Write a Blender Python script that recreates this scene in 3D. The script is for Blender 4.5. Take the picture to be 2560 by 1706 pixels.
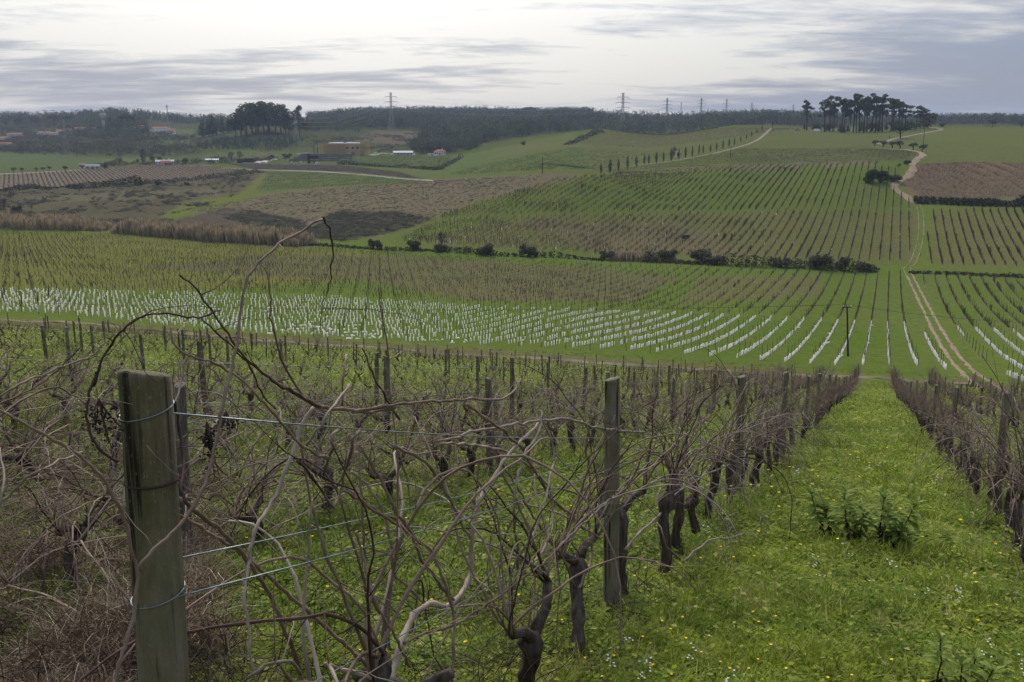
import bpy, math, random
import numpy as np
from math import radians, sin, cos, pi
from mathutils import Vector, Matrix

# ------------------------------------------------------------------ scene, camera, world, sun
for o in list(bpy.data.objects):
    bpy.data.objects.remove(o, do_unlink=True)
SC = bpy.context.scene
COL = SC.collection
F = 2489.0                                   # focal length in photograph pixels (2560 wide)
PITCH = radians(12.5)
cam_d = bpy.data.cameras.new('camera'); cam_d.sensor_width = 36.0; cam_d.lens = F / 2560 * 36.0
cam_d.clip_start = 0.05; cam_d.clip_end = 20000
cam = bpy.data.objects.new('camera', cam_d); COL.objects.link(cam)
cam.location = (0, 0, 0); cam.rotation_euler = (pi / 2 - PITCH, 0, 0)
SC.camera = cam
SC.view_settings.view_transform = 'Standard'; SC.view_settings.look = 'None'
SC.view_settings.exposure = 0.64; SC.view_settings.gamma = 1.0; SC.view_settings.use_curve_mapping = False
SC.cycles.volume_bounces = 0; SC.cycles.max_bounces = 4; SC.cycles.diffuse_bounces = 2; SC.cycles.transmission_bounces = 2; SC.cycles.glossy_bounces = 1
SC.cycles.transparent_max_bounces = 6; SC.cycles.use_denoising = True; SC.cycles.use_adaptive_sampling = True; SC.cycles.adaptive_threshold = 0.02
SC.render.film_transparent = False
SUN_AZ, SUN_EL = radians(-10), radians(38)     # azimuth from straight ahead (right positive), elevation

def N(nt, typ, **kw):
    n = nt.nodes.new(typ)
    for k, v in kw.items():
        if k in n.inputs.keys() if isinstance(k, str) else False:
            n.inputs[k].default_value = v
        else:
            setattr(n, k, v)
    return n
def L(nt, a, b): nt.links.new(a, b)
def mth(nt, op, a=None, b=None, c=None, clamp=False):
    n = nt.nodes.new('ShaderNodeMath'); n.operation = op; n.use_clamp = clamp
    for i, v in enumerate((a, b, c)):
        if v is None: continue
        if isinstance(v, (int, float)): n.inputs[i].default_value = v
        else: L(nt, v, n.inputs[i])
    return n.outputs[0]
def mixc(nt, f, a, b, mode='MIX'):
    n = nt.nodes.new('ShaderNodeMix'); n.data_type = 'RGBA'; n.blend_type = mode
    for i, v in ((0, f), (6, a), (7, b)):
        if isinstance(v, (int, float)): n.inputs[i].default_value = v
        elif isinstance(v, tuple): n.inputs[i].default_value = v if len(v) == 4 else v + (1,)
        else: L(nt, v, n.inputs[i])
    return n.outputs[2]
def ramp(nt, f, stops, interp='LINEAR'):
    n = nt.nodes.new('ShaderNodeValToRGB'); n.color_ramp.interpolation = interp
    e = n.color_ramp.elements
    while len(e) < len(stops): e.new(0.5)
    for i, (p, c) in enumerate(stops):
        e[i].position = p; e[i].color = (c, c, c, 1) if isinstance(c, (int, float)) else tuple(c) + (1,)
    L(nt, f, n.inputs[0]); return n.outputs[0]

W = bpy.data.worlds.new('World'); SC.world = W; W.use_nodes = True
nt = W.node_tree; nt.nodes.clear()
out = N(nt, 'ShaderNodeOutputWorld'); bg = N(nt, 'ShaderNodeBackground')
sky = nt.nodes.new('ShaderNodeTexSky'); sky.sky_type = 'NISHITA'; sky.sun_disc = False
sky.sun_elevation = SUN_EL; sky.sun_rotation = SUN_AZ
tc = N(nt, 'ShaderNodeTexCoord'); sep = N(nt, 'ShaderNodeSeparateXYZ'); L(nt, tc.outputs['Generated'], sep.inputs[0])
zc = mth(nt, 'ADD', mth(nt, 'MAXIMUM', sep.outputs[2], 0.0), 0.085)
px_ = mth(nt, 'DIVIDE', sep.outputs[0], zc); py_ = mth(nt, 'DIVIDE', sep.outputs[1], zc)
comb = N(nt, 'ShaderNodeCombineXYZ'); L(nt, px_, comb.inputs[0]); L(nt, py_, comb.inputs[1])
def cloud_noise(scale, detail, rough, off, dist=0.0):
    mp = N(nt, 'ShaderNodeMapping'); L(nt, comb.outputs[0], mp.inputs[0]); mp.inputs[1].default_value = off
    mp.inputs[3].default_value = (0.62, 1.0, 1.0)
    nz = nt.nodes.new('ShaderNodeTexNoise'); nz.inputs['Scale'].default_value = scale; nz.inputs['Detail'].default_value = detail
    nz.inputs['Roughness'].default_value = rough; nz.inputs['Distortion'].default_value = dist
    L(nt, mp.outputs[0], nz.inputs['Vector']); return nz.outputs[0]
n_big = cloud_noise(0.30, 3, 0.5, (42.0, 3.3, 0))
n_fine = cloud_noise(0.85, 5, 0.58, (7.3, 1.1, 2.0), 0.3); n_tex = cloud_noise(2.6, 6, 0.66, (1.3, 4.1, 5.0), 0.5)
# glow of the sun behind the cloud: angle between the view direction and the sun
sd = (sin(SUN_AZ) * cos(SUN_EL), cos(SUN_AZ) * cos(SUN_EL), sin(SUN_EL))
vd = N(nt, 'ShaderNodeVectorMath', operation='DOT_PRODUCT'); L(nt, tc.outputs['Generated'], vd.inputs[0]); vd.inputs[1].default_value = sd
glow = mth(nt, 'POWER', mth(nt, 'MAXIMUM', vd.outputs['Value'], 0.0), 9.0)
glow4 = mth(nt, 'POWER', mth(nt, 'MAXIMUM', vd.outputs['Value'], 0.0), 4.0)
dens = mth(nt, 'ADD', mth(nt, 'MULTIPLY', n_big, 0.60), mth(nt, 'MULTIPLY', n_fine, 0.60))
dens = mth(nt, 'ADD', dens, mth(nt, 'MULTIPLY', mth(nt, 'SUBTRACT', n_tex, 0.5), 0.30))
dens = mth(nt, 'SUBTRACT', dens, mth(nt, 'MULTIPLY', glow4, 0.33))
cl = ramp(nt, dens, [(0.43, 0.0), (0.465, 0.30), (0.515, 0.72), (0.565, 0.95), (0.63, 1.0)])
thin = mixc(nt, glow, (0.380, 0.376, 0.372), (1.30, 1.25, 1.18))
thick = mixc(nt, glow, (0.148, 0.172, 0.240), (0.56, 0.56, 0.57))
clouds = mixc(nt, cl, thin, thick)
skyc = N(nt, 'ShaderNodeVectorMath', operation='SCALE'); L(nt, sky.outputs[0], skyc.inputs[0]); skyc.inputs[3].default_value = 0.06
col = mixc(nt, 0.90, skyc.outputs[0], clouds)
# an overcast sky is darkest at the horizon and about three times brighter overhead
cie = N(nt, 'ShaderNodeVectorMath', operation='SCALE'); L(nt, col, cie.inputs[0]); L(nt, mth(nt, 'ADD', mth(nt, 'MULTIPLY', mth(nt, 'MAXIMUM', sep.outputs[2], 0.0), 1.9), 1.0), cie.inputs[3])
L(nt, cie.outputs[0], bg.inputs[0]); bg.inputs[1].default_value = 1.0
L(nt, bg.outputs[0], out.inputs[0])

sl = bpy.data.lights.new('sun', 'SUN'); sl.energy = 1.5; sl.angle = radians(14); sl.color = (1.0, 0.93, 0.82)
so = bpy.data.objects.new('sun', sl); COL.objects.link(so)
so.rotation_euler = Vector((-sd[0], -sd[1], -sd[2])).to_track_quat('-Z', 'Y').to_euler()

# ------------------------------------------------------------------ pixel rays and terrain
rng = np.random.default_rng(11)
def ray(u, v):
    u = np.asarray(u, float); v = np.asarray(v, float)
    xc = (u - 1280) / F; yc = -(v - 853) / F
    return xc, cos(PITCH) + sin(PITCH) * yc, -sin(PITCH) + cos(PITCH) * yc
def project(P):
    P = np.asarray(P, float); x, y, z = P[..., 0], P[..., 1], P[..., 2]
    d = y * cos(PITCH) - z * sin(PITCH); up = y * sin(PITCH) + z * cos(PITCH)
    d = np.where(d < 1e-3, 1e-3, d)
    return 1280 + F * x / d, 853 - F * up / d, d
CTRL = [  # (u, v, forward distance in metres): where the ground of each place lies
 (2185,945,86),(1500,905,90),(1000,870,95),(270,815,104),(-200,790,108),(2450,955,84),(2750,965,84),
 (1955,905,112),(1200,862,114),(600,815,118),(0,755,122),(2500,925,108),
 (1990,800,174),(1400,765,172),(800,740,172),(0,722,165),(2500,815,172),(-300,705,170),
 (1990,735,218),(1300,705,222),(600,672,228),(0,660,225),
 (2150,680,270),(1500,655,286),(1000,625,312),(500,608,335),(0,590,380),(2560,688,266),(2800,690,266),(-300,580,420),
 (2200,600,322),(2560,600,322),(1700,590,330),(1300,585,332),
 (2200,520,380),(2560,503,388),(1800,530,375),(1500,540,368),(1200,545,360),
 (2200,413,455),(2560,405,462),(2800,405,462),(1800,427,462),(1500,437,440),(1350,437,432),(2150,465,415),
 (1180,505,400),(960,590,345),(1260,445,500),(1100,470,490),(1090,545,385),
 (900,440,650),(900,500,475),(700,470,560),(700,550,410),(500,430,720),(500,500,520),(500,560,380),
 (200,440,680),(200,480,560),(200,525,450),(0,432,720),(0,472,600),(0,540,440),(-300,430,720),(-300,540,440),
 (860,388,950),(700,412,860),(1100,387,980),(1100,430,690),
 (1500,433,560),(1500,380,720),(1500,325,860),(1250,402,680),(1300,352,950),(1700,388,640),(1800,320,860),
 (1900,318,860),(1900,368,640),(2300,318,870),(2250,372,600),(2560,318,880),(2560,360,640),(2800,318,880),(2800,360,640),
 (1150,347,1250),(1200,302,1900),(1200,288,2250),(900,296,2000),(1000,330,1350),(900,350,1150),
 (650,326,1200),(650,378,1020),(450,328,1500),(450,380,1050),(420,312,1800),(200,304,1850),(200,342,1450),(320,300,1700),
 (100,377,1120),(100,396,980),(0,305,1900),(0,340,1500),(-300,305,1900),(-300,380,1100),(550,318,1600),(760,312,1700),
]
CTRL_Z = [  # (azimuth in degrees, distance, height) for ground nothing shows
 (10,1150,-16),(20,1200,-14),(30,1200,-12),(5,1200,-22),(12,1750,-3),(20,1850,-4),(28,1900,-4),(4,1700,-2),(36,1900,-4),
]
for a in (-46, -25, 0, 25, 46):
    CTRL_Z += [(a, 3000, 2), (a, 4600, 0)]
pts, val = [], []
for u, v, Y in CTRL:
    dx, dy, dz = ray(u, v); X = dx / dy * Y; Z = dz / dy * Y; r = math.hypot(X, Y)
    pts.append((math.atan2(X, Y), math.log(r))); val.append((Z + 1.75) / r)
for a, r, Z in CTRL_Z:
    pts.append((radians(a), math.log(r))); val.append((Z + 1.75) / r)
for r in (0.7, 2, 6, 14, 28, 48, 64):
    for a in (-50, -35, -22, -10, 0, 10, 21, 32, 42, 50):
        pts.append((radians(a), math.log(r))); val.append(-.08 * sin(radians(a)) - .225 * cos(radians(a)))
pts = np.array(pts); val = np.array(val); SCL = np.array([5.0, 1.0])
def kern(d2): return 0.5 * d2 * np.log(d2 + 1e-9)
Pn = pts * SCL; n = len(Pn)
A = np.zeros((n + 3, n + 3)); d2 = ((Pn[:, None] - Pn[None]) ** 2).sum(-1)
A[:n, :n] = kern(d2) + np.eye(n) * 2e-4
A[:n, n] = 1; A[:n, n + 1:] = Pn; A[n, :n] = 1; A[n + 1:, :n] = Pn.T
wts = np.linalg.solve(A, np.concatenate([val, [0, 0, 0]]))
def rbf(th, lr):
    sh = np.shape(th); q = np.stack([np.ravel(th), np.ravel(lr)], 1) * SCL; res = np.empty(len(q))
    for i in range(0, len(q), 20000):
        b = q[i:i + 20000]; k = kern(((b[:, None] - Pn[None]) ** 2).sum(-1))
        res[i:i + 20000] = k @ wts[:n] + wts[n] + b @ wts[n + 1:]
    return res.reshape(sh)
TH = np.concatenate([np.arange(-180, -50, 6.0), np.arange(-50, -34, 1.0), np.arange(-34, 34, 0.125), np.arange(34, 50, 1.0), np.arange(50, 180.1, 6.0)])
THR = np.radians(TH); NR = 600
LR = np.linspace(math.log(0.5), math.log(4600), NR)
# the surface is smooth: fit on a coarser grid, then refine
thc = np.radians(np.arange(-50, 50.1, 0.5)); lrc = np.linspace(LR[0], LR[-1], 300)
Ec = rbf(*np.meshgrid(thc, lrc, indexing='ij'))
def bil(G, gx, gy, x, y):
    i = np.clip(np.searchsorted(gx, x) - 1, 0, len(gx) - 2); j = np.clip(np.searchsorted(gy, y) - 1, 0, len(gy) - 2)
    fx = np.clip((x - gx[i]) / (gx[i + 1] - gx[i]), 0, 1); fy = np.clip((y - gy[j]) / (gy[j + 1] - gy[j]), 0, 1)
    return G[i, j] * (1 - fx) * (1 - fy) + G[i + 1, j] * fx * (1 - fy) + G[i, j + 1] * (1 - fx) * fy + G[i + 1, j + 1] * fx * fy
TT, RR = np.meshgrid(THR, LR, indexing='ij')
EE = bil(Ec, thc, lrc, np.clip(TT, thc[0], thc[-1]), RR)
R_ = np.exp(RR); GX = R_ * np.sin(TT); GY = R_ * np.cos(TT)
GZ = -1.75 + EE * R_
back = np.clip((np.abs(TT) - radians(52)) / radians(40), 0, 1)          # the slope climbs on behind the camera
GZ = GZ * (1 - back) + back * (-1.75 + 14 * np.tanh(-(.08 * GX + .225 * GY) / 14))
def sines(X, Y, lam, seed, k=14):
    g = np.random.default_rng(seed); s = 0
    for i in range(k):
        a = g.uniform(0, 2 * pi); l = lam * g.uniform(.55, 1.8); ph = g.uniform(0, 2 * pi)
        s = s + np.sin((X * cos(a) + Y * sin(a)) * 2 * pi / l + ph)
    return s / math.sqrt(k / 2)
def column(th):      # terrain heights along an azimuth, at all LR
    i = np.clip(np.searchsorted(THR, th) - 1, 0, len(THR) - 2); f = (th - THR[i]) / (THR[i + 1] - THR[i])
    return GZ[i] * (1 - f)[:, None] + GZ[i + 1] * f[:, None]
def ground(x, y):
    x = np.asarray(x, float); y = np.asarray(y, float)
    return bil(GZ, THR, LR, np.arctan2(x, y), np.log(np.maximum(np.hypot(x, y), .5)))
def gz(x, y): return float(ground(np.array([x]), np.array([y]))[0])
RL = np.exp(LR)
def pix(u, v, far=None):
    """first place where the ray of a photo pixel meets the ground"""
    u = np.atleast_1d(np.asarray(u, float)); v = np.atleast_1d(np.asarray(v, float)); u, v = np.broadcast_arrays(u, v)
    dx, dy, dz = ray(u, v); th = np.arctan2(dx, dy); m = dz / np.hypot(dx, dy)
    C = column(th); D = C - m[:, None] * RL[None]         # >0 : the ray is below ground
    hit = D > 0; hit[:, :20] = False
    any_ = hit.any(1); k = np.where(any_, hit.argmax(1), NR - 1); k = np.maximum(k, 1)
    ii = np.arange(len(u)); d0 = D[ii, k - 1]; d1 = D[ii, k]
    f = np.clip(-d0 / np.where(np.abs(d1 - d0) < 1e-9, 1, d1 - d0), 0, 1)
    r = RL[k - 1] * (1 - f) + RL[k] * f
    if far is not None: r = np.where(any_, np.minimum(r, far), far)
    x = r * np.sin(th); y = r * np.cos(th)
    return np.stack([x, y, ground(x, y)], 1)
def px1(u, v, far=None): return Vector(pix(u, v, far)[0])
def at_dist(u, r):
    """ground point at azimuth of column u (near the horizon row) and distance r"""
    dx, dy, dz = ray(u, 320); th = math.atan2(dx, dy); return Vector((r * sin(th), r * cos(th), gz(r * sin(th), r * cos(th))))
def mpp(P): return float(project(np.array(P))[2]) / F      # metres per photo pixel there
ALPHA = math.atan2(.365, .9696)
CA, SA = cos(ALPHA), sin(ALPHA)
def ws(w, s): return w * CA + s * SA, -w * SA + s * CA     # row coordinates -> world
def to_ws(x, y): return x * CA - y * SA, x * SA + y * CA

# ---- polygons drawn over the photo, turned into ground polygons in (azimuth, log distance)
def gpoly(poly, dens=10, far=4000):
    uu, vv = [], []
    for (a, b), (c, d) in zip(poly, poly[1:] + poly[:1]):
        t = np.linspace(0, 1, dens, endpoint=False); uu += list(a + (c - a) * t); vv += list(b + (d - b) * t)
    P = pix(np.array(uu), np.array(vv), far)
    return np.stack([np.arctan2(P[:, 0], P[:, 1]), np.log(np.hypot(P[:, 0], P[:, 1]))], 1)
def inside(poly, th, lr):
    th = np.asarray(th); lr = np.asarray(lr); res = np.zeros(th.shape, bool)
    lo, hi = poly.min(0), poly.max(0)
    m = (th >= lo[0]) & (th <= hi[0]) & (lr >= lo[1]) & (lr <= hi[1])
    if not m.any(): return res
    a, b = th[m], lr[m]; c = np.zeros(a.shape, bool)
    for (x0, y0), (x1, y1) in zip(poly, np.roll(poly, -1, 0)):
        if y0 == y1: continue
        cond = ((y0 > b) != (y1 > b)) & (a < (x1 - x0) * (b - y0) / (y1 - y0) + x0); c ^= cond
    res[m] = c; return res

# ------------------------------------------------------------------ object helpers
def tag(o, label=None, cat=None, group=None, kind=None):
    if label: o['label'] = label
    if cat: o['category'] = cat
    if group: o['group'] = group
    if kind: o['kind'] = kind
    return o
def empty(name, loc=(0, 0, 0), rz=0.0):
    o = bpy.data.objects.new(name, None); COL.objects.link(o); o.location = loc; o.rotation_euler = (0, 0, rz)
    o.empty_display_size = 0.1
    return o
class MB:
    """collects geometry; build() links it as one mesh object"""
    def __init__(s): s.v = []; s.f = []; s.n = 0
    def add(s, V, Fc):
        V = np.asarray(V, float); s.v.append(V); s.f += [tuple(int(i) + s.n for i in f) for f in Fc]; s.n += len(V); return s
    def box(s, c, d, rz=0.0, taper=1.0, skew=(0, 0)):
        """c = centre of the base, d = full sizes"""
        hx, hy, h = d[0] / 2, d[1] / 2, d[2]; V = []
        for z, k in ((0, 1.0), (h, taper)):
            for x, y in ((-hx, -hy), (hx, -hy), (hx, hy), (-hx, hy)): V.append((x * k + (skew[0] if z else 0), y * k + (skew[1] if z else 0), z))
        V = np.array(V); c_, s_ = cos(rz), sin(rz)
        V = np.stack([V[:, 0] * c_ - V[:, 1] * s_ + c[0], V[:, 0] * s_ + V[:, 1] * c_ + c[1], V[:, 2] + c[2]], 1)
        return s.add(V, [(0, 3, 2, 1), (4, 5, 6, 7), (0, 1, 5, 4), (1, 2, 6, 5), (2, 3, 7, 6), (3, 0, 4, 7)])
    def tube(s, path, rad, sides=6, cap=True, wob=None):
        P = np.asarray(path, float); k = len(P); rad = np.broadcast_to(np.asarray(rad, float), (k,))
        T = np.gradient(P, axis=0); T /= np.linalg.norm(T, axis=1)[:, None] + 1e-12
        up = np.array([0, 0, 1.0]) if abs(T[0, 2]) < .9 else np.array([1.0, 0, 0])
        V = np.empty((k * sides, 3)); a = np.arange(sides) * 2 * pi / sides
        b = np.cross(T[0], up); b /= np.linalg.norm(b)
        for i in range(k):
            b = b - T[i] * (b @ T[i]); b /= np.linalg.norm(b) + 1e-12; c = np.cross(T[i], b)
            rr = rad[i] if wob is None else rad[i] * wob[i]
            V[i * sides:(i + 1) * sides] = P[i] + (np.cos(a)[:, None] * b + np.sin(a)[:, None] * c) * (rr if np.isscalar(rr) else np.asarray(rr)[:, None])
        Fc = []
        for i in range(k - 1):
            for j in range(sides):
                j2 = (j + 1) % sides; Fc.append((i * sides + j, i * sides + j2, (i + 1) * sides + j2, (i + 1) * sides + j))
        if cap: Fc += [tuple(range(sides))[::-1], tuple(range((k - 1) * sides, k * sides))]
        return s.add(V, Fc)
    def bar(s, a, b, w, sides=4): return s.tube([a, b], w / 2, sides)
    def mesh(s, name, mat, smooth=False):
        me = bpy.data.meshes.new(name); V = np.concatenate(s.v) if s.v else np.zeros((0, 3))
        me.from_pydata(V.tolist(), [], s.f); me.materials.append(mat)
        if smooth: me.polygons.foreach_set('use_smooth', [True] * len(me.polygons))
        me.update(); return me
    def build(s, name, mat, parent=None, smooth=False):
        return obj(name, s.mesh(name, mat, smooth), parent)
def obj(name, me, parent=None):
    o = bpy.data.objects.new(name, me); COL.objects.link(o)
    if parent is not None: o.parent = parent
    return o
def copy_tree(o, parent=None):
    c = o.copy(); COL.objects.link(c); c.parent = parent
    for ch in o.children: copy_tree(ch, c)
    return c
def leaf_quads(P, Nrm, size, aspect=1.0, rg=rng):
    """one diamond-ish quad per point"""
    k = len(P); Nrm = Nrm / (np.linalg.norm(Nrm, axis=1)[:, None] + 1e-9)
    t = rg.normal(size=(k, 3)); t -= Nrm * (t * Nrm).sum(1)[:, None]; t /= np.linalg.norm(t, axis=1)[:, None] + 1e-9
    b = np.cross(Nrm, t); size = np.broadcast_to(np.asarray(size, float), (k,))[:, None]
    V = np.stack([P - t * size, P + b * size * aspect * .6, P + t * size, P - b * size * aspect * .6], 1).reshape(-1, 3)
    return V, np.arange(k * 4).reshape(-1, 4)

# ------------------------------------------------------------------ instanced 'stuff'
def stuff(name, label, cat, templates, P, rot, scl, idx=None, parent=None):
    """templates: mesh datablocks; P (n,3); rot (n,3) euler; scl (n,) or (n,3); idx (n,) which template"""
    P = np.asarray(P, np.float32); k = len(P)
    me = bpy.data.meshes.new(name); me.vertices.add(k); me.vertices.foreach_set('co', P.ravel())
    rot = np.asarray(rot, np.float32); scl = np.asarray(scl, np.float32)
    if scl.ndim == 1: scl = np.repeat(scl[:, None], 3, 1)
    if idx is None: idx = rng.integers(0, len(templates), k)
    a = me.attributes.new('rot', 'FLOAT_VECTOR', 'POINT'); a.data.foreach_set('vector', rot.ravel())
    a = me.attributes.new('scl', 'FLOAT_VECTOR', 'POINT'); a.data.foreach_set('vector', scl.ravel())
    a = me.attributes.new('idx', 'INT', 'POINT'); a.data.foreach_set('value', np.asarray(idx, np.int32))
    me.update()
    c = bpy.data.collections.new(name + '_kit')
    for i, t in enumerate(templates):
        c.objects.link(bpy.data.objects.new(name + '_piece_%02d' % i, t))
    g = bpy.data.node_groups.new(name, 'GeometryNodeTree')
    g.interface.new_socket('Geometry', in_out='INPUT', socket_type='NodeSocketGeometry')
    g.interface.new_socket('Geometry', in_out='OUTPUT', socket_type='NodeSocketGeometry')
    gi = g.nodes.new('NodeGroupInput'); go = g.nodes.new('NodeGroupOutput')
    ci = g.nodes.new('GeometryNodeCollectionInfo'); ci.inputs[0].default_value = c
    ci.inputs['Separate Children'].default_value = True; ci.inputs['Reset Children'].default_value = True
    ip = g.nodes.new('GeometryNodeInstanceOnPoints'); ip.inputs['Pick Instance'].default_value = True
    def attr(nm, dt):
        n_ = g.nodes.new('GeometryNodeInputNamedAttribute'); n_.data_type = dt; n_.inputs[0].default_value = nm
        return [o_ for o_ in n_.outputs if o_.enabled][0]
    g.links.new(gi.outputs[0], ip.inputs['Points']); g.links.new(ci.outputs[0], ip.inputs['Instance'])
    e2r = g.nodes.new('FunctionNodeEulerToRotation'); g.links.new(attr('rot', 'FLOAT_VECTOR'), e2r.inputs[0])
    g.links.new(e2r.outputs[0], ip.inputs['Rotation']); g.links.new(attr('scl', 'FLOAT_VECTOR'), ip.inputs['Scale'])
    g.links.new(attr('idx', 'INT'), ip.inputs['Instance Index']); g.links.new(ip.outputs[0], go.inputs[0])
    o = obj(name, me, parent); m = o.modifiers.new('scatter', 'NODES'); m.node_group = g
    return tag(o, label, cat, None, 'stuff')

# ------------------------------------------------------------------ materials
def mat_new(name):
    m = bpy.data.materials.new(name); m.use_nodes = True; t = m.node_tree; t.nodes.clear()
    o = t.nodes.new('ShaderNodeOutputMaterial'); return m, t, o
def mat(name, c, rough=.8, var=.25, scale=3.0, c2=None, metal=0.0, bump=0.0, island=0.0, inst=0.0, trans=0.0, stretch=(1, 1, 1), spec=.08, coord='Object'):
    """noise-varied principled; island = variation per loose piece, inst = per object, trans = translucent share"""
    m, t, o = mat_new(name); b = t.nodes.new('ShaderNodeBsdfPrincipled')
    b.inputs['Roughness'].default_value = rough; b.inputs['Metallic'].default_value = metal; b.inputs['Specular IOR Level'].default_value = spec
    tcn = t.nodes.new('ShaderNodeTexCoord'); mp = t.nodes.new('ShaderNodeMapping'); mp.inputs[3].default_value = stretch
    L(t, tcn.outputs[coord], mp.inputs[0])
    nz = t.nodes.new('ShaderNodeTexNoise'); nz.inputs['Scale'].default_value = scale; nz.inputs['Detail'].default_value = 6
    L(t, mp.outputs[0], nz.inputs['Vector'])
    f = ramp(t, nz.outputs[0], [(.3, 0.0), (.7, 1.0)])
    c2 = c2 or tuple(x * (1 - var) for x in c); colr = mixc(t, f, tuple(c), tuple(c2))
    k = None
    if island:
        gi = t.nodes.new('ShaderNodeNewGeometry'); k = mth(t, 'ADD', mth(t, 'MULTIPLY', gi.outputs['Random Per Island'], 2 * island), 1 - island)
    if inst:
        oi = t.nodes.new('ShaderNodeObjectInfo'); k2 = mth(t, 'ADD', mth(t, 'MULTIPLY', oi.outputs['Random'], 2 * inst), 1 - inst)
        k = k2 if k is None else mth(t, 'MULTIPLY', k, k2)
    if k is not None:
        vs = t.nodes.new('ShaderNodeVectorMath'); vs.operation = 'SCALE'; L(t, colr, vs.inputs[0]); L(t, k, vs.inputs[3]); colr = vs.outputs[0]
    L(t, colr, b.inputs['Base Color'])
    if bump:
        bp = t.nodes.new('ShaderNodeBump'); bp.inputs['Strength'].default_value = bump; bp.inputs['Distance'].default_value = .02
        L(t, nz.outputs[0], bp.inputs['Height']); L(t, bp.outputs[0], b.inputs['Normal'])
    if trans:
        tr = t.nodes.new('ShaderNodeBsdfTranslucent'); L(t, colr, tr.inputs[0]); mx = t.nodes.new('ShaderNodeMixShader'); mx.inputs[0].default_value = trans
        L(t, b.outputs[0], mx.inputs[1]); L(t, tr.outputs[0], mx.inputs[2]); L(t, mx.outputs[0], o.inputs[0])
    else: L(t, b.outputs[0], o.inputs[0])
    return m

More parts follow.
